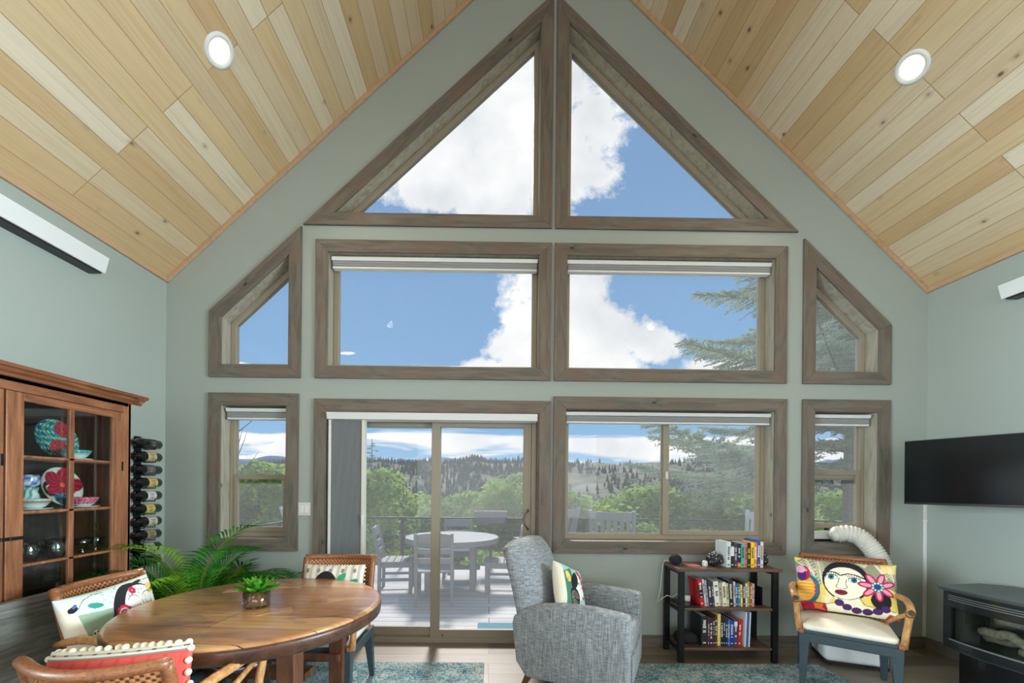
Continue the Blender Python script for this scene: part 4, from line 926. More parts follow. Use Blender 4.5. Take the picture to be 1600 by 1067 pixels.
# small glossy dish under the table
d = MB().lathe([(.05, 0), (.10, .012), (.14, .04), (.145, .055), (.14, .052), (.10, .028), (.04, .02), (.001, .02)], 40)
o = d.build('dish', painted('glazed_dish', .12, 0, 1), smooth=True); o.location = (-1.37, 2.26, .40)
cols = []
for v in o.data.vertices:
    a = math.atan2(v.co.y, v.co.x); r = math.hypot(v.co.x, v.co.y)
    cols.append(lin(214, 212, 206) if r > .1405 else [lin(120, 20, 50), lin(50, 40, 120), lin(170, 110, 20), lin(40, 20, 60), lin(60, 90, 170)][int((a+PI)/(2*PI)*4.99)])
set_print(o, cols); tag(o, 'glossy dark multicoloured dish on the stretcher under the round table', 'dish')
# succulent in a glass
p = thing('succulent_plant', (-1.262, 2.21, .76), 0, 'green succulent in a small glass pot on the round table', 'plant')
MB().lathe([(.001, .0), (.062, .0), (.066, .006), (.067, .085), (.063, .085), (.061, .012), (.001, .010)], 32).build('glass_pot', glassmat('pot_glass', .08), p, smooth=True)
MB().lathe([(.001, .011), (.059, .011), (.060, .066), (.03, .072), (.001, .072)], 24).build('gravel', plain('tan_gravel', lin(150, 112, 70), .9, bump=1, bscale=120, var=.4, vscale=120), p)
ml = leafmat('succulent_leaf', lin(52, 130, 34), lin(120, 190, 66), .25, 14)
for i in range(26):
    lv = i//9; a = i*2.39996; L_ = .115-.018*lv; el = math.radians(18+22*lv+random.uniform(-6, 6)); mb = MB(); vs = []; n = 8
    for k in range(n+1):
        q = k/n; w = .024*math.sin(PI*min(1, q*.9+.06))**.8*(1 if q < .75 else (1-q)/.25*.9+.1); r = L_*q*math.cos(el*(1-.2*q)); z = .072+L_*q*math.sin(el)+.012*q*q
        for s in (-1, 0, 1): vs.append((r*math.cos(a)-s*w*math.sin(a), r*math.sin(a)+s*w*math.cos(a), z-(.008 if s == 0 else 0)))
    vs2 = [(x, y, z-.004) for x, y, z in vs]
    mb.add(vs+vs2, [(k*3+j, k*3+j+1, k*3+j+4, k*3+j+3) for k in range(n) for j in (0, 1)]+[(27+k*3+j, 27+k*3+j+3, 27+k*3+j+4, 27+k*3+j+1) for k in range(n) for j in (0, 1)])
    mb.build('leaf', ml, p, smooth=True)

# ------------------------------------------------------------------ grey tweed armchair
m_tw = tweed('grey_tweed', lin(96, 102, 108), lin(134, 140, 144), lin(176, 180, 182))
a = thing('tweed_armchair', (.695, 3.01, 0), math.radians(63.7), 'grey tweed high-backed armchair beside the patio door', 'armchair')
for sx in (-1, 1):
    prof = [(-.385, .10), (.30, .10), (.375, .20), (.405, .46), (.395, .51), (.34, .555), (.22, .60), (.05, .625), (-.15, .628), (-.33, .612), (-.385, .60)]
    x0, x1 = (sx*.39, sx*.265) if sx < 0 else (.265, .39)
    MB().prism(prof, lambda p, q, s: (s, p, q), x0, x1).build('armrest', m_tw, a, bevel=.022, seg=4)
MB().box(-.262, .262, -.375, .30, .12, .32).build('seat_base', m_tw, a, bevel=.02, seg=4)
rounded_slab(.522, .60, .32, .45, .05, .03).build('seat_cushion', m_tw, a, smooth=True, T=Matrix.Translation((0, -.085, 0)))
MB().box(-.26, .26, -.395, -.372, .13, .31).build('footrest_panel', m_tw, a, bevel=.01, seg=3)
vs = []; n = 14; m_ = 10
for s, th in ((0, 0), (1, 0)):
    for j in range(m_+1):
        q = j/m_; z = .46+.515*q
        for i in range(n+1):
            u = 2*i/n-1; crown = .042*(1-u**4)*q**2; ed = (1-abs(u)**5)*(1-max(0, q-.0)**8*.7)
            y = .405+.12*q+.02*q*q - (.0 if s == 0 else .19*(.35+.65*ed)); yy = y-(.012*(1-ed) if s == 0 else 0)
            vs.append((u*(.355+.02*(1-q)), yy-.03, z+crown))
k = (m_+1)*(n+1); fs = []
for j in range(m_):
    for i in range(n): q = j*(n+1)+i; fs += [(q, q+1, q+n+2, q+n+1), (k+q, k+q+n+1, k+q+n+2, k+q+1)]
for j in range(m_):
    for i in (0, n): q = j*(n+1)+i; fs.append((q, q+n+1, k+q+n+1, k+q))
for i in range(n):
    q = i; fs.append((q, q+1, k+q+1, k+q)); q = m_*(n+1)+i; fs.append((q, q+1, k+q+1, k+q))
MB().add(vs, fs).build('backrest', m_tw, a, smooth=True, bevel=.02, seg=3)
ml_ = wood('walnut_leg', [lin(70, 42, 28), lin(104, 66, 44)], 'Z', 6, .2, .4)
for sx in (-1, 1):
    for y, dy in ((-.33, -.0), (.28, .06)): MB().prism([(y-.03, .12), (y+.03, .12), (y+dy+.014, 0), (y+dy-.014, 0)], lambda p, q, s: (s, p, q), sx*.34-.02, sx*.34+.02).build('leg', ml_, a, bevel=.003)
cushion('throw_cushion', .36, .36, .12, cv_spiral(), lin(228, 222, 204), (.60, 2.93, .50), (math.radians(-22), math.radians(20), math.radians(44)), 'small cushion with a black spiral print in the grey armchair', nx=160, ny=160)

# ------------------------------------------------------------------ rugs
m_rug = rugmat('faded_blue_rug')
tag(box('area_rug', -1.66, -.035, 1.5, 3.245, 0, .008, m_rug, None, .003), 'faded blue patterned rug under the round table', 'rug')
tag(box('area_rug', 1.0, 2.66, 2.0, 3.24, 0, .008, m_rug, None, .003), 'faded blue patterned rug in front of the bookshelf', 'rug')
# ------------------------------------------------------------------ glazed hutch on the left wall
XF = -2.42; HY0, HY1 = .95, 2.745
h = thing('china_cabinet', (XF, HY1, 0), 0, 'tall reddish wooden china cabinet with glazed doors on the left wall', 'cabinet')
# local: x 0 = front plane (negative goes to the wall), y 0 = far end (negative comes nearer)
DPT = XF-XL-.004; W_ = HY1-HY0
MB().box(-DPT, 0, -.02, 0, 0, 1.965).build('end_panel', m_cherry, h, bevel=.003); MB().box(-DPT, 0, -W_, -W_+.02, 0, 1.965).build('end_panel', m_cherry, h, bevel=.003)
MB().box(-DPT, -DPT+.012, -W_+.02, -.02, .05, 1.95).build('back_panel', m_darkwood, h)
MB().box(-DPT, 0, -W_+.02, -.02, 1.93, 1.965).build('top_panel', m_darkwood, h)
MB().prism([(0, 1.95), (.012, 1.95), (.018, 1.965), (.035, 1.975), (.045, 1.985), (.062, 1.99), (.066, 2.008), (-.02, 2.008)], lambda p, q, s: (p, s, q), -W_-.06, .066).build('cornice', m_cherryY, h, bevel=.002)
MB().prism([(0, 1.95), (.012, 1.95), (.018, 1.965), (.035, 1.975), (.045, 1.985), (.062, 1.99), (.066, 2.008), (-.02, 2.008)], lambda p, q, s: (s, p, q), -DPT, .0661).build('cornice', m_cherryY, h, bevel=.002)
MB().box(-.022, 0, -.056, 0, 0, 1.95).build('face_stile', m_cherry, h, bevel=.002)
MB().box(-.022, 0, -W_, -.056, 1.885, 1.95).build('face_rail', m_cherryY, h, bevel=.002)
MB().box(-.022, 0, -W_, -.056, .0, .12).build('face_rail', m_cherryY, h)
SH = [.40, .705, .985, 1.262, 1.552]
for z in SH: MB().box(-DPT+.012, -.03, -W_+.02, -.022, z-.012, z+.004).build('shelf', m_cherryY, h)
def hutch_door(y0, y1, latchside):
    d = thing('door', (0, y0, 0)); d.parent = h; w = y1-y0
    mb = MB(); mb.box(-.02, .003, 0, .078, .125, 1.882).build('stile', m_cherry, d, bevel=.002); MB().box(-.02, .003, w-.075, w, .125, 1.882).build('stile', m_cherry, d, bevel=.002)
    MB().box(-.02, .003, .078, w-.075, 1.84, 1.882).build('rail', m_cherryY, d, bevel=.002); MB().box(-.02, .003, .078, w-.075, .125, .20).build('rail', m_cherryY, d, bevel=.002)
    mid = w*.497; mb = MB().box(-.018, .001, mid-.014, mid+.014, .20, 1.84)
    for z in SH: mb.box(-.018, .001, .078, w-.075, z-.006, z+.008)
    mb.build('muntins', m_cherry, d, bevel=.002)
    MB().box(-.012, -.010, .07, w-.07, .19, 1.85).build('pane', m_cabglass, d)
    for z in (.35, 1.5): MB().box(.001, .006, w-.012, w-.002, z, z+.06).build('hinge', m_blackpl, d)
    if latchside:
        MB().box(.003, .018, -.03, .075, 1.125, 1.142).tube([(.018, .0, 1.133), (.034, .0, 1.133)], .008, 8).build('latch', m_black, d, bevel=.003)
hutch_door(-.703, -.058, True)
hutch_door(-1.36, -.713, False)
HX = XF
# crockery and glasses inside
def hz(i): return SH[i]+.004
m_glz = painted('glazed_ceramic', .15, 0, .8)
def plate(name, loc, r, colfn, label, tilt=14):
    prof = [(.001, 0), (r*.55, 0), (r*.62, .004), (r, .018), (r, .0235)]
    mb = MB(); mb.lathe([(a, z) for a, z in prof], 96, cap=False)
    # add rings for the painted centre
    rings = []; 
    for k in range(1, 26): rings.append((r*k/25.0, .0085 if k/25 < .62 else .0085+(k/25-.62)/.38*.0155))
    m2 = MB().lathe([(.001, .0085)]+rings, 96, cap=False)
    mb.add(m2.v, m2.f); o = mb.build(name, m_glz, smooth=True)
    cols = [colfn(v.co.x/r, v.co.y/r) if v.co.z > .0075 else lin(230, 228, 220) for v in o.data.vertices]; set_print(o, cols)
    o.location = loc; o.rotation_euler = (0, math.radians(90-tilt), math.radians(0)); tag(o, label, 'plate'); return o
def swirl(x, y):      # x points down once the plate stands up
    u, v = y, -x; r = math.hypot(u, v)
    for cx, cy, cr in ((.45, .55, .42), (.1, -.45, .45)):
        d = math.hypot(u-cx, v-cy)
        if d < cr: return lin(196, 60, 66) if int(d*14) % 2 or math.sin(math.atan2(v-cy, u-cx)*8) > .5 else lin(150, 36, 60)
    s = u+.5*math.sin(v*3.2); b = int((s+2)*5.2)
    if abs(((s+2)*5.2) % 1-.5) < .18 and math.sin(v*22) > .2: return lin(226, 226, 150)
    return [lin(24, 150, 170), lin(18, 96, 140), lin(60, 170, 150), lin(24, 120, 120)][b % 4]
def flower(x, y):
    u, v = y, -x; r = math.hypot(u-.1, v-.1); a = math.atan2(v-.1, u-.1)
    if r < .12: return lin(230, 120, 40)
    if v > -.35 and r < .62+.32*abs(math.cos(a*2.5)): return lin(198, 36, 62) if math.sin(a*15+r*9) > -.5 else lin(150, 20, 48)
    if math.hypot(u+.1, v+.62) < .36: return lin(40, 130, 150) if math.sin(math.atan2(v+.62, u+.1)*7) > -.2 else lin(24, 84, 120)
    if abs(math.hypot(u+.55, v+.1)-.3) < .1: return lin(34, 44, 34)
    return lin(236, 230, 214)
plate('dinner_plate', (HX-.27, 2.52, hz(4)+.127), .125, swirl, 'round teal and red swirl plate standing on the top cabinet shelf')
plate('dinner_plate', (HX-.27, 2.553, hz(3)+.125), .122, flower, 'white plate painted with a big red flower on the second cabinet shelf')
def bowl(loc, r, hh, bands, label, sauc=True):
    o = thing('bowl', loc, 0, label, 'bowl'); mb = MB().lathe([(r*.45, .0), (r*.5, .006), (r*.72, hh*.35), (r*.93, hh*.75), (r, hh), (r*.97, hh), (r*.9, hh*.76), (r*.68, hh*.38), (r*.4, .01), (.001, .01)], 48)
    n = 14; pr = [(r*(.5+.5*(k/n)**.7), .006+(hh-.006)*k/n) for k in range(n+1)]
    m2 = MB().lathe([(a+.0008, z) for a, z in pr], 96, cap=False); ob = MB(); ob.add(mb.v, mb.f); ob.add(m2.v, m2.f); q = ob.build('body', m_glz, o, smooth=True)
    cols = []
    for v in q.data.vertices:
        t = v.co.z/hh; a = math.atan2(v.co.y, v.co.x); c = lin(232, 230, 222)
        for lo, hi, c1, c2, fq in bands:
            if lo <= t < hi: c = lin(*c1) if math.sin(a*fq+t*9) > 0 else lin(*c2)
        cols.append(c)
    set_print(q, cols)
    if sauc: MB().lathe([(.001, -.006), (r*.6, -.006), (r*1.02, .001), (r*1.02, .004), (r*.6, -.001), (.001, -.001)], 40).build('saucer', m_white, o, smooth=True)
bowl((HX-.11, 2.487, hz(4)+.007), .078, .055, [(.55, 1.1, (40, 150, 170), (110, 190, 110), 16), (.38, .55, (190, 70, 50), (226, 222, 200), 30)], 'small bowl with a teal rim pattern in front of the swirl plate')
bowl((HX-.11, 2.54, hz(3)+.007), .075, .058, [(.25, 1.1, (206, 44, 78), (238, 150, 170), 18)], 'small bowl with a red and pink pattern in front of the flower plate')
bowl((HX-.11, 2.266, hz(3)+.007), .075, .055, [(.6, .9, (30, 130, 160), (210, 120, 50), 22), (.45, .6, (220, 200, 120), (40, 150, 140), 22)], 'small bowl with a blue and orange band, left of the flower plate')
c = MB().lathe([(.001, 0), (.035, 0), (.046, .03), (.044, .08), (.036, .10), (.04, .125), (.036, .125), (.032, .10), (.04, .06), (.001, .01)], 40).build('vase', m_glz, smooth=True); c.location = (HX-.22, 2.341, hz(3))
set_print(c, [lin(30, 140, 140) if (int(v.co.z*60)+int(math.atan2(v.co.y, v.co.x)*3)) % 2 else lin(220, 230, 220) for v in c.data.vertices]); tag(c, 'small teal and white patterned vase at the left end of the second cabinet shelf', 'vase')
c = MB().lathe([(.001, 0), (.032, 0), (.044, .02), (.046, .05), (.04, .07), (.037, .07), (.042, .05), (.001, .008)], 40).build('cup', m_glz, smooth=True); c.location = (HX-.222, 2.343, hz(3)+.1265)
set_print(c, [lin(36, 90, 170) if math.sin(math.atan2(v.co.y, v.co.x)*5+v.co.z*120) > 0 else lin(232, 236, 240) for v in c.data.vertices]); tag(c, 'blue and white cup stacked on the teal vase', 'cup')
m_clear = glassmat('clear_glassware', .22, (.93, .97, .98, 1), .03)
gp = [(.001, 0), (.026, 0), (.040, .018), (.047, .045), (.044, .075), (.036, .105), (.034, .105), (.042, .075), (.045, .045), (.037, .018), (.001, .006)]
for i, (y, x, l) in enumerate(((2.225, -.09, 'leftmost'), (2.33, -.16, 'second from left'), (2.335, -.06, 'third from left'), (2.43, -.13, 'rightmost'))):
    o = MB().lathe(gp, 32).build('stemless_glass', m_clear, smooth=True); o.location = (HX+x, y, hz(2)); tag(o, f'clear stemless wine glass, {l} of the row on the third cabinet shelf', 'glass', 'stemless glasses in the cabinet')
gp = [(.001, 0), (.03, 0), (.008, .012), (.008, .022), (.03, .04), (.05, .085), (.048, .085), (.028, .042), (.001, .03)]
for y, x, l in ((2.525, -.10, 'left'), (2.63, -.12, 'right')):
    o = MB().lathe(gp, 32).build('dessert_glass', m_clear, smooth=True); o.location = (HX+x, y, hz(2)); tag(o, f'clear flared dessert glass on the third cabinet shelf, the {l} one', 'glass', 'dessert glasses in the cabinet')

# wall wine rack
r = thing('wine_rack', (XL, 3.31, 0), 0, 'tall black metal wall rack holding ten wine bottles beside the cabinet', 'wine rack')
MB().box(.001, .02, -.025, .025, .55, 1.80).build('pole', m_black, r)
m_bot = plain('dark_bottle_glass', lin(14, 18, 18), .08, spec=.7, coat=.5)
foil = plain('bottle_foil', lin(30, 24, 26), .35, .4)
labs = [((52, 50, 52), 'black label'), ((196, 176, 130), 'cream label'), ((90, 88, 88), 'grey label'), ((206, 178, 104), 'gold label'), ((206, 200, 196), 'white label'), ((200, 178, 96), 'yellow label'), ((196, 192, 168), 'pale label'), ((150, 142, 110), 'olive patterned label'), ((180, 184, 160), 'narrow green-white label'), ((40, 36, 40), 'dark label')]
ordn = ['topmost', 'second from the top', 'third from the top', 'fourth from the top', 'fifth from the top', 'sixth from the top', 'fourth from the bottom', 'third from the bottom', 'second from the bottom', 'lowest']
for i in range(10):
    z = 1.745-.1065*i
    MB().tube([(.02, -.05, z-.045), (.115, -.05, z-.045), (.115, -.05, z-.02)], .004, 5).build('bottle_support', m_black, r)
    MB().tube([(.02, .05, z-.045), (.115, .05, z-.045), (.115, .05, z-.02)], .004, 5).build('bottle_support', m_black, r)
    b = thing('wine_bottle', (XL+.062, 3.455, z), 0, f'dark wine bottle with {labs[i][1]}, {ordn[i]} in the wall rack', 'bottle', 'wine bottles in the wall rack')
    T = Matrix.Rotation(math.radians(90), 4, 'X')
    MB().lathe([(.001, .003), (.034, 0), (.039, .008), (.040, .18), (.034, .205), (.018, .225), (.0145, .24), (.0145, .30), (.001, .30)], 32, T).build('glass_body', m_bot, b, smooth=True)
    MB().lathe([(.0155, .245), (.0155, .302), (.001, .303)], 20, T).build('foil', foil, b, smooth=True)
    col = plain('paper_label', lin(*labs[i][0]), .6, var=.25, vscale=60); L0 = .05+.012*(i % 3)
    mb = MB(); n = 14; vs = []
    for yy in (L0, L0+.085):
        for k in range(n+1): a = math.radians(-75+150*k/n); vs.append((.0404*math.cos(a), -yy, .0404*math.sin(a)))
    mb.add(vs, [(k, k+1, n+2+k, n+1+k) for k in range(n)]); lb = mb.build('label', col, b, smooth=True)
    mb = MB(); dk = plain('label_print', lin(60, 52, 44) if sum(labs[i][0]) > 300 else lin(150, 146, 140), .7)
    for q, (w0, w1, za) in enumerate(((.02, .066, 22), (.03, .056, 6), (.024, .062, -14), (.034, .05, -26))):
        a0 = math.radians(za-3); a1 = math.radians(za+3); mb.add([(.0409*math.cos(a0), -L0-w0, .0409*math.sin(a0)), (.0409*math.cos(a0), -L0-w1, .0409*math.sin(a0)), (.0409*math.cos(a1), -L0-w1, .0409*math.sin(a1)), (.0409*math.cos(a1), -L0-w0, .0409*math.sin(a1))], [(0, 1, 2, 3)])
    mb.build('print', dk, lb)

# grey wooden bench in front of the cabinet
m_bench = wood('grey_woodgrain_laminate', [lin(84, 86, 80), lin(116, 117, 110), lin(142, 141, 132)], 'Y', 9, .08, .55)
b = thing('settle_bench', (-2.335, 1.55, 0), 0, 'grey wood-grain high-backed bench at the lower left, in front of the cabinet', 'bench')
MB().box(-.03, 0, -.72, .80, .10, .80).build('back_panel', m_bench, b, bevel=.003)
MB().box(-.034, .012, -.74, .80, .80, .835).build('top_rail', m_bench, b, bevel=.004)
MB().box(-.034, .02, .765, .80, 0, .85).build('end_post', m_bench, b, bevel=.004); MB().box(-.034, .02, -.76, -.72, 0, .85).build('end_post', m_bench, b, bevel=.004)
arc = [(-.72+1.48*i/16, .74+.03*math.sin(PI*i/16)) for i in range(17)]
MB().prism([(-.72, .70)]+arc+[(.76, .70)], lambda p, q, s: (s, p, q), 0, .008).build('curved_moulding', m_bench, b)

# ------------------------------------------------------------------ palm
p = thing('potted_palm', (-2.27, 3.12, 0), 0, 'bushy green potted palm in the left corner under the small window', 'plant')
MB().lathe([(.001, 0), (.12, 0), (.165, .30), (.17, .32), (.15, .32), (.145, .28), (.001, .28)], 36).build('pot', plain('dark_clay_pot', lin(60, 54, 50), .6), p, smooth=True)
MB().lathe([(.001, .285), (.145, .285)], 24).build('soil', plain('potting_soil', lin(40, 30, 22), 1), p)
mf = [leafmat('palm_leaf', lin(30, 92, 34), lin(66, 140, 48), .3, 9), leafmat('young_palm_leaf', lin(84, 150, 40), lin(140, 190, 60), .4, 9)]
stem = plain('palm_stem', lin(120, 150, 60), .5); rr = random.Random(21)
nf = 34
def cl(v): return Vector((max(v.x, -.58), min(v.y, .445), v.z))
for i in range(nf):
    a = i*2.39996+rr.uniform(-.2, .2); q = i/nf; L_ = .64+.20*rr.random(); el = math.radians(84-58*q**.8+rr.uniform(-5, 5)); pts = []; pos = Vector((.03*math.cos(a), .03*math.sin(a), .285)); N_ = 18
    if math.sin(a) > .2: L_ *= .72; el = max(el, math.radians(55))
    if math.cos(a) < -.2: L_ *= .8
    for k in range(N_+1):
        e = el-(1.5-.3*q)*(k/N_)**1.9; pts.append(cl(pos)); pos += Vector((math.cos(a)*math.cos(e), math.sin(a)*math.cos(e), math.sin(e)))*(L_*1.35/N_)
    f = MB().tube(pts, [.006*(1-.8*k/N_) for k in range(N_+1)], 5).build('frond', stem, p, smooth=True)
    mb = MB()
    for k in range(6, N_+1):
        for s in (-1, 1):
            for h_ in (0, .5):
                if k == N_ and h_: continue
                b0 = pts[k].lerp(pts[min(k+1, N_)], h_); t = (pts[min(k+1, N_)]-pts[k-1]).normalized(); side = t.cross(Vector((0, 0, 1))).normalized() if abs(t.z) < .99 else Vector((1, 0, 0)); up = side.cross(t)
                fr = (k+h_-6)/(N_-6); ll = .25*math.sin(PI*(.12+.80*fr))**.8*rr.uniform(.85, 1.1)+.03
                d = (side*s*.80+t*(.55+.5*fr)+up*.18).normalized(); w = t.cross(d).cross(d).normalized()*.0085
                m1 = b0+d*ll*.5; tip = b0+d*ll+Vector((0, 0, -.22*ll)); mb.add([cl(b0), cl(m1+w), cl(tip), cl(m1-w)], [(0, 1, 2, 3)])
    mb.build('leaflets', mf[1] if rr.random() < .28 else mf[0], f)

# ------------------------------------------------------------------ bookshelf
m_shw = wood('dark_walnut_shelf', [lin(66, 48, 38), lin(98, 74, 60), lin(124, 98, 80)], 'X', 6, .1, .45)
s = thing('bookshelf', (1.96, 3.42, 0), 0, 'low black-framed three-shelf bookcase with dark wood shelves under the sliding window', 'bookshelf')
for sx in (-.395, .375):
    for y0 in (-.15, .115): MB().box(sx-.02, sx+.025, y0, y0+.03, 0, .742).build('leg', m_black, s, bevel=.002)
    MB().box(sx-.01, sx+.015, -.12, .115, .715, .742).box(sx-.01, sx+.015, -.12, .115, .405, .425).box(sx-.01, sx+.015, -.12, .115, .08, .10).build('side_bar', m_black, s)
MB().box(-.425, .43, -.155, .15, .742, .768).build('top_shelf', m_shw, s, bevel=.003)
MB().box(-.37, .35, -.15, .145, .425, .446).build('middle_shelf', m_shw, s, bevel=.003)
MB().box(-.37, .35, -.15, .145, .10, .121).build('bottom_shelf', m_shw, s, bevel=.003)
m_pages = plain('book_pages', lin(226, 218, 200), .9)
def book(x, z, th, h_, dp, col, label, group, yf=3.315, lean=0, col2=None, tc=(235, 230, 215)):
    o = thing('book', (x, yf, z), 0, label, 'book', group); o.rotation_euler = (0, math.radians(lean), 0)
    cm = plain('book_cover', lin(*col), .45)
    mb = MB().box(0, .0022, 0, dp, 0, h_).box(th-.0022, th, 0, dp, 0, h_).box(.0022, th-.0022, 0, .0025, 0, h_); mb.build('cover', cm, o)
    MB().box(.0024, th-.0024, .0027, dp-.004, .003, h_-.004).build('pages', m_pages, o)
    rr_ = random.Random(int(x*1000)); mb = MB(); z_ = h_*.92
    tm = plain('spine_lettering', lin(*tc), .5); w = th*.30
    zc = h_*rr_.uniform(.80, .88); end = h_*rr_.uniform(.30, .42)
    while zc > end:
        l_ = rr_.uniform(.006, .014)
        if rr_.random() < .82: mb.box(th/2-w*rr_.uniform(.6, 1), th/2+w*rr_.uniform(.6, 1), -.0006, .0002, zc-l_*.7, zc)
        zc -= l_
    mb.box(th/2-w*.8, th/2+w*.8, -.0006, .0002, h_*.08, h_*.12); mb.build('spine_title', tm, o)
    if col2: MB().box(.0004, th-.0004, -.0004, .0002, h_*col2[3], h_*col2[4]).build('spine_band', plain('spine_band', lin(*col2[:3]), .5), o)
    return o
G1, G2, G3 = 'books on top of the bookcase', 'books on the middle shelf', 'books on the bottom shelf'
top = [(.030, .210, (216, 222, 222), 'grey-white hardback', (40, 40, 44)), (.024, .208, (36, 38, 42), 'black book with a white title panel', (230, 230, 230)), (.023, .198, (62, 56, 66), 'dusky purple paperback', (200, 190, 200)), (.026, .196, (20, 40, 62), 'navy book with an orange foot', (210, 220, 200)),
 (.027, .198, (96, 176, 158), 'mint green paperback', (20, 60, 60)), (.015, .204, (214, 110, 100), 'thin coral pink paperback', (60, 30, 30)), (.026, .204, (46, 34, 28), 'dark brown book with yellow lettering', (236, 190, 60)), (.024, .203, (240, 212, 40), 'bright yellow paperback', (40, 40, 30)), (.020, .206, (232, 128, 44), 'orange paperback', (250, 240, 220)), (.024, .226, (30, 84, 160), 'tall blue book', (240, 240, 240)), (.020, .212, (230, 218, 186), 'cream book at the right end', (90, 60, 40))]
x = 1.965
for th, hh, col, l, tc in top:
    book(x, .768, th*1.13, hh, .17, col, l+', in the row on top of the bookcase', G1, 3.33, tc=tc, col2=((230, 230, 226, .45, .80) if 'panel' in l else (226, 120, 40, .0, .2) if 'foot' in l else None)); x += th*1.13+.0012
mid = [(.028, .22, (196, 30, 44), 'red book with a black cover picture', -7), (.012, .225, (200, 202, 204), 'thin silver-grey booklet', -7), (.012, .218, (160, 166, 172), 'thin grey booklet', -7), (.020, .20, (52, 48, 84), 'indigo paperback', -5), (.014, .20, (70, 66, 72), 'charcoal paperback', -5), (.034, .205, (238, 234, 222), 'thick white paperback', -6), (.014, .195, (196, 176, 152), 'tan paperback', -5), (.026, .198, (236, 232, 206), 'ivory paperback with black title', -4), (.014, .19, (214, 206, 150), 'pale yellow paperback', -4), (.026, .212, (30, 40, 60), 'dark navy hardback', -4),
 (.012, .205, (220, 196, 190), 'thin pinkish book', -2), (.014, .19, (40, 100, 160), 'blue paperback', -2), (.016, .188, (60, 130, 130), 'teal paperback', -2), (.012, .18, (240, 226, 120), 'lemon yellow paperback', -2), (.016, .20, (90, 40, 70), 'plum paperback', -1), (.012, .19, (236, 228, 214), 'off-white slim book', -1), (.014, .205, (130, 170, 60), 'lime green book', -1), (.014, .198, (200, 60, 70), 'crimson paperback', 0), (.014, .19, (200, 180, 160), 'beige paperback', 0)]
x = 1.745
for th, hh, col, l, ln in mid:
    book(x, .4462, th*1.22, hh, .16, col, l+', on the middle shelf', G2, 3.32, ln, tc=(30, 30, 34) if sum(col) > 420 else (230, 224, 200), col2=((30, 26, 30, .3, .8) if 'picture' in l else None)); x += th*1.22+.0018+.0012*abs(ln)/4
bot = [(.045, .245, (36, 44, 44), 'large dark green-black hardback', 0), (.012, .225, (120, 30, 56), 'thin burgundy book', 0), (.022, .225, (40, 52, 70), 'slate blue book', 0), (.014, .235, (96, 24, 40), 'dark red book', 0), (.016, .25, (70, 74, 40), 'olive book', 0), (.022, .262, (244, 214, 110), 'tall pale yellow book', 0), (.018, .225, (34, 38, 52), 'dark navy paperback', 0), (.014, .222, (30, 44, 60), 'blue-black paperback', 0), (.016, .22, (24, 52, 84), 'deep blue paperback', 0), (.014, .21, (70, 120, 190), 'mid blue slim book', 0), (.028, .205, (34, 70, 170), 'royal blue book', 0), (.024, .215, (70, 80, 88), 'grey book with a white head band', 0), (.026, .215, (206, 40, 60), 'red book with white print', 2)]
x = 1.755
for th, hh, col, l, ln in bot:
    book(x, .1212, th*1.15, hh, .18, col, l+', on the bottom shelf', G3, 3.32, ln, col2=((236, 236, 232, .75, .93) if 'head band' in l else None)); x += th*1.15+.0016
bk = thing('binder', (x+.012, 3.30, .1212), 0, 'tall white binder with a blue stripe at the right of the bottom shelf', 'binder'); bk.rotation_euler = (0, math.radians(2), 0)
MB().box(0, .003, 0, .2, 0, .285).box(.042, .045, 0, .2, 0, .285).box(.003, .042, 0, .003, 0, .285).build('cover', m_white, bk); MB().box(.004, .041, .004, .19, .003, .275).build('pages', m_pages, bk); MB().box(.012, .032, -.0006, .0002, 0, .285).build('stripe', plain('blue_stripe', lin(60, 96, 170), .5), bk)
def bookend(x, z, hh, label):
    o = thing('bookend', (x, 3.36, z), 0, label, 'bookend')
    MB().box(-.004, 0, 0, .10, .002, hh).build('plate', m_blackpl, o, bevel=.0015, seg=3); MB().box(-.10, 0, 0, .10, 0, .002).build('foot', m_blackpl, o)
bookend(2.288, .446, .15, 'black metal bookend at the right end of the middle shelf')
def rock(loc, r, seed, label, sq=(1, 1, 1)):
    bm = bmesh.new(); bmesh.ops.create_icosphere(bm, subdivisions=4, radius=1)
    for v in bm.verts:
        q = noise.noise(v.co*1.3+Vector((seed, 0, 0))); k_ = 1+.28*q+.12*noise.noise(v.co*4+Vector((0, seed, 0))); v.co = Vector((v.co.x*sq[0], v.co.y*sq[1], v.co.z*sq[2]))*r*k_
    me = bpy.data.meshes.new('geode'); bm.to_mesh(me); bm.free(); me.materials.append(m_rock); o = bpy.data.objects.new('geode_bookend', me); C.objects.link(o)
    o.location = (loc[0], loc[1], loc[2]-min(v.co.z for v in me.vertices)); tag(o, label, 'bookend')
m_rock, nt, b_ = newmat('black_crystal_rock'); tc = nt.nodes.new('ShaderNodeTexCoord'); vo = nt.nodes.new('ShaderNodeTexVoronoi'); vo.inputs['Scale'].default_value = 90; nt.links.new(tc.outputs['Object'], vo.inputs['Vector'])
nt.links.new(ramp(nt, vo.outputs['Color'], [(.55, lin(24, 25, 28)), (.78, lin(60, 62, 66)), (.92, lin(190, 192, 190))]), b_.inputs['Base Color']); b_.inputs['Roughness'].default_value = .3
bp = nt.nodes.new('ShaderNodeBump'); bp.inputs['Strength'].default_value = 1; bp.inputs['Distance'].default_value = .004; nt.links.new(vo.outputs['Distance'], bp.inputs['Height']); nt.links.new(bp.outputs[0], b_.inputs['Normal'])
rock((1.895, 3.39, .768), .062, 1.0, 'black crystal rock bookend left of the top row of books', (1.05, .9, .92))
rock((2.312, 3.40, .768), .048, 5.0, 'smaller black rock bookend right of the top row of books', (.85, .9, 1.15))
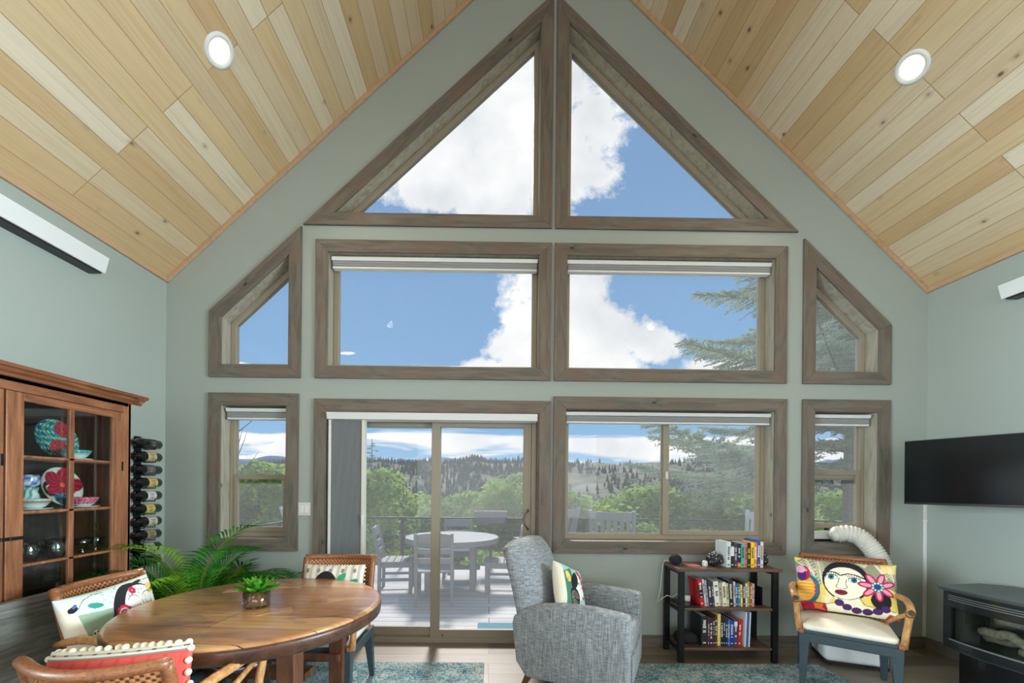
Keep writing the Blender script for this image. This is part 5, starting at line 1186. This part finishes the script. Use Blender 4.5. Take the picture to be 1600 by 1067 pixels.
sp = MB().ball((0, 0, 0), .052, 14, (1, 1, .86)).build('smart_speaker', plain('black_fabric_speaker', lin(34, 35, 38), .9), smooth=True); sp.location = (1.585, 3.43, .768+.0447); tag(sp, 'small black ball-shaped speaker at the left of the bookcase top', 'speaker')
cb = MB().tube([(1.54, 3.46, .79), (1.515, 3.47, .80), (1.497, 3.47, .77), (1.49, 3.48, .68), (1.488, 3.50, .55), (1.47, 3.50, .46), (1.45, 3.52, .42)], .0025, 6).build('cable', m_white, smooth=True); tag(cb, 'thin white cable hanging from the black ball speaker', 'cable')
tag(box('notebook', 1.66, 1.76, 3.36, 3.47, .7682, .775, plain('pink_card', lin(206, 120, 116), .7), None, .001), 'pink notebook lying on the bookcase top', 'notebook')
cp = MB().lathe([(.001, 0), (.018, 0), (.022, .015), (.02, .04), (.014, .048), (.001, .05)], 24).build('figurine', m_white, smooth=True); cp.location = (1.80, 3.36, .768); tag(cp, 'tiny white glossy ornament beside the pink notebook', 'ornament')
tag(box('laptop', 1.585, 1.885-.15, 3.29, 3.50, .4462, .458, m_blackpl, None, .003), 'closed black laptop at the left of the middle shelf', 'laptop')
ch = thing('power_adapter', (1.69, 3.43, .458), 0, 'white power adapter with a cable loop on the black laptop', 'charger')
MB().box(-.022, .022, -.014, .014, 0, .05).build('body', m_white, ch, bevel=.008, seg=3)
MB().tube([(-.02, 0, .025), (-.06, .02, .04), (-.09, .0, .06), (-.12, .01, .03), (-.16, .03, .04), (-.20, .04, .01), (-.25, .05, -.03)], .0025, 6).build('cable', m_white, ch, smooth=True)
bg = MB(); vs = []; 
bag = MB().ball((0, 0, 0), 1, 12, (.105, .075, .06)).build('pouch', plain('black_nylon', lin(26, 27, 30), .8, bump=.6, bscale=60), smooth=True)
for v in bag.data.vertices: v.co.z = max(v.co.z*1.05-.2*max(0, v.co.x)*.9, -.045)
bag.location = (1.665, 3.40, .1212+.0455); tag(bag, 'soft black pouch at the left of the bottom shelf', 'bag')

# ------------------------------------------------------------------ television, raceway
m_scr = plain('tv_screen', lin(8, 9, 11), .12, spec=.6)
tl, tr_ = Vector((3.31, 3.20, 0)), Vector((3.64, 2.36, 0)); ang = math.atan2(tr_.y-tl.y, tr_.x-tl.x)
tv = thing('television', ((tl.x+tr_.x)/2, (tl.y+tr_.y)/2, 1.31), ang, 'flat black television on an arm from the right wall', 'television'); hw = (tr_-tl).length/2
MB().box(-hw, hw, -.0, .03, 0, .50).build('case', m_blackpl, tv, bevel=.004)
MB().box(-hw+.006, hw-.006, -.002, .0005, .016, .494).build('screen', m_scr, tv)
MB().box(-hw+.1, hw-.1, .03, .06, .08, .36).build('rear_cover', m_blackpl, tv, bevel=.01)
inv = Matrix.Rotation(-ang, 4, 'Z') @ Matrix.Translation(-tv.location)
wp = inv @ Vector((XR-.012, 3.0, 1.56)); MB().tube([(0, .06, .25), (.06, .2, .25), tuple(wp)], .018, 8).build('wall_arm', m_black, tv)
MB().box(-.07, .07, .06, .068, .15, .35).build('mount_plate', m_black, tv)
rw = thing('cable_raceway', (3.912, 3.592, 0), 0, 'white vertical cable cover in the right corner below the television', 'cable cover')
MB().box(-.012, .012, -.008, .008, 1.15, 1.42).build('upper_cover', m_offw, rw, bevel=.002); MB().box(-.011, .011, -.007, .008, .106, 1.15).build('lower_cover', m_white, rw, bevel=.002); MB().box(-.013, .013, -.009, .008, 1.142, 1.156).build('joint', m_white, rw)

# ------------------------------------------------------------------ gas stove
m_stv = plain('black_stove_enamel', lin(30, 34, 36), .3, .1, coat=.4); m_top = plain('stove_top_steel', lin(84, 92, 94), .35, .6, var=.1)
m_brick = plain('ceramic_log', lin(132, 116, 96), 1, bump=1, bscale=90, var=.75, vscale=45); m_lou = plain('bright_louver', lin(170, 174, 174), .3, .7); m_fire = plain('firebox_lining', lin(52, 50, 36), .9, var=.3, vscale=4)
g = thing('gas_stove', (3.66, 2.58, 0), math.radians(-90+9), 'black freestanding gas stove with log fire window in the right corner', 'stove')
HW = .40; FD = -.27; BD = .22; n = 16
def bow(u, d): return d-.075*(1-u*u)
def bowed(z0, z1, hw, fd, bd, name, m_, par, bv=.004, thick=None, us=(-1, 1)):
    fr = [(us[0]*hw+(us[1]-us[0])*hw*i/n, bow((us[0]+(us[1]-us[0])*i/n), fd)) for i in range(n+1)]
    if thick is None: pts = fr+[(hw, bd*.4), (hw*.72, bd), (-hw*.72, bd), (-hw, bd*.4)]
    else: pts = fr+[(x, y+thick) for x, y in reversed(fr)]
    return MB().prism(pts, lambda p, q, s: (p, q, s), z0, z1).build(name, m_, par, bevel=bv)
bowed(.0, .30, HW*.86, FD+.06, BD, 'pedestal', plain('dark_pedestal', lin(16, 17, 19), .35, coat=.3), g)
bowed(.285, .305, HW, FD, BD, 'lower_shell', m_stv, g)
bowed(.70, .725, HW+.02, FD-.03, BD, 'top_plate', m_top, g, .006)
bd = BD
MB().box(-HW, -HW+.02, FD+.01, bd*.4, .305, .70).box(HW-.02, HW, FD+.01, bd*.4, .305, .70).box(-HW*.72, HW*.72, bd-.02, bd, .305, .70).build('body_shell', m_stv, g)
bowed(.305, .355, HW, FD, 0, 'front_sill', m_stv, g, .003, .03); bowed(.585, .70, HW, FD, 0, 'front_header', m_stv, g, .003, .03)
bowed(.355, .585, HW, FD, 0, 'front_stile', m_stv, g, .003, .03, (-1, -.86)); bowed(.355, .585, HW, FD, 0, 'front_stile', m_stv, g, .003, .03, (.86, 1))
for z in (.635, .650, .665): bowed(z, z+.0045, HW, FD-.004, 0, 'vent_louver', m_lou, g, 0, .01, (-.9, .9))
bowed(.35, .357, HW, FD-.008, 0, 'trim_strip', m_lou, g, 0, .012, (-.88, .88))
bowed(.284, .288, HW+.002, FD-.006, 0, 'trim_strip', m_top, g, 0, .02)
MB().box(-HW+.03, HW-.03, .10, .11, .31, .69).box(-HW+.03, HW-.03, -.2, .10, .31, .315).box(-HW+.03, -HW+.04, -.2, .10, .315, .69).box(HW-.04, HW-.03, -.2, .10, .315, .69).build('firebox', m_fire, g)
bowed(.356, .584, HW*.99, FD+.012, 0, 'window_glass', m_cabglass, g, 0, .003, (-.87, .87))
for pts, r_ in (([(-.33, .02, .36), (-.1, .03, .40), (.2, .04, .43), (.33, .05, .44)], [.04, .045, .045, .035]), ([(-.28, -.12, .42), (-.12, -.13, .44), (-.02, -.1, .37)], [.028, .035, .03]), ([(.06, -.14, .45), (.15, -.16, .40), (.19, -.15, .36), (.28, -.1, .38)], [.03, .036, .034, .03]), ([(-.3, .06, .48), (0, .06, .52), (.3, .07, .50)], [.03, .035, .03]), ([(-.1, -.08, .34), (.1, -.1, .335)], [.03, .03])):
    f2 = []; r2 = []
    for i in range(len(pts)-1):
        for k in range(6): t_ = k/6; f2.append(tuple(Vector(pts[i]).lerp(Vector(pts[i+1]), t_)+Vector((0, 0, .006*math.sin(9*(i+t_)))))); r2.append((r_[i]*(1-t_)+r_[i+1]*t_)*(1+.12*math.sin(7*(i*6+k))))
    f2.append(pts[-1]); r2.append(r_[-1]*.7); MB().tube(f2, r2, 12).build('log', m_brick, g, smooth=True)
bad = MB(); bad.lathe([(.001, .004), (.03, .003), (.034, 0)], 32, Matrix.Translation((-.22, bow(-.62, FD+.06)-.001, .075)) @ Matrix.Rotation(math.radians(12), 4, 'Z') @ Matrix.Rotation(math.radians(90), 4, 'X') @ Matrix.Diagonal((1, .45, 1, 1))); bad.build('oval_badge', m_top, g, smooth=True)
MB().box(-.02, .10, .02, .10, .725, .735).build('flue_cover', m_top, g, bevel=.003)

# ------------------------------------------------------------------ portable air conditioner and hose
ac = thing('portable_air_conditioner', (2.96, 3.30, 0), math.radians(-22), 'white portable air conditioner standing behind the right rattan chair', 'air conditioner')
MB().box(-.21, .21, -.16, .16, .035, .56).build('body', m_white, ac, bevel=.045, seg=5)
MB().box(-.205, .205, -.15, .15, .02, .04).build('base', m_blackpl, ac)
for sx in (-.16, .16):
    for y in (-.11, .11): MB().ball((sx, y, .0165), .0165, 6).build('caster', m_blackpl, ac, smooth=True)
MB().box(-.16, .16, -.163, -.158, .40, .50).build('grille', m_shade, ac)
def hose(name, pts, r, label):
    o = thing(name, pts[0], 0, label, 'hose'); P = [Vector(p)-Vector(pts[0]) for p in pts]; fine = []
    for i in range(len(P)-1):
        p0, p1, p2, p3 = P[max(i-1, 0)], P[i], P[i+1], P[min(i+2, len(P)-1)]
        for k in range(48):
            t_ = k/48; fine.append(.5*((2*p1)+(-p0+p2)*t_+(2*p0-5*p1+4*p2-p3)*t_*t_+(-p0+3*p1-3*p2+p3)*t_**3))
    fine.append(P[-1]); d_ = 0; rs_ = []
    for i, p_ in enumerate(fine):
        if i: d_ += (p_-fine[i-1]).length
        rs_.append(r*(1+.06*math.cos(2*PI*d_/.0215)))
    MB().tube(fine, rs_, 28).build('corrugated_tube', m_offw, o, smooth=True)
    return o
ho = hose('exhaust_hose', [(3.10, 3.575, 1.02), (3.16, 3.54, 1.035), (3.24, 3.50, 1.00), (3.31, 3.44, .88), (3.345, 3.40, .72), (3.34, 3.38, .52), (3.27, 3.36, .36), (3.16, 3.33, .30)], .070, 'white corrugated exhaust hose bending down from the small right window')
ra = Matrix.Translation((0, 0, 0)); MB().lathe([(.045, -.05), (.05, -.03), (.068, 0), (.07, .02)], 28, Matrix.Rotation(math.radians(60), 4, 'Y') @ Matrix.Rotation(math.radians(0), 4, 'Z')).build('nozzle', m_offw, ho, smooth=True)
wa = thing('window_vent_panel', (3.18, 3.69, .945), 0, 'white vent panel fitted under the raised sash of the small right window', 'vent panel')
MB().box(-.26, .26, -.01, .012, .02, .098).build('panel', m_white, wa, bevel=.004); MB().box(-.26, .26, -.014, .012, 0, .02).build('foam_strip', m_blackpl, wa)
MB().tube([(-.05, -.01, .058), (-.06, -.045, .062), (-.07, -.08, .07)], [.034, .036, .044], 20).build('connector', m_offw, wa, smooth=True)
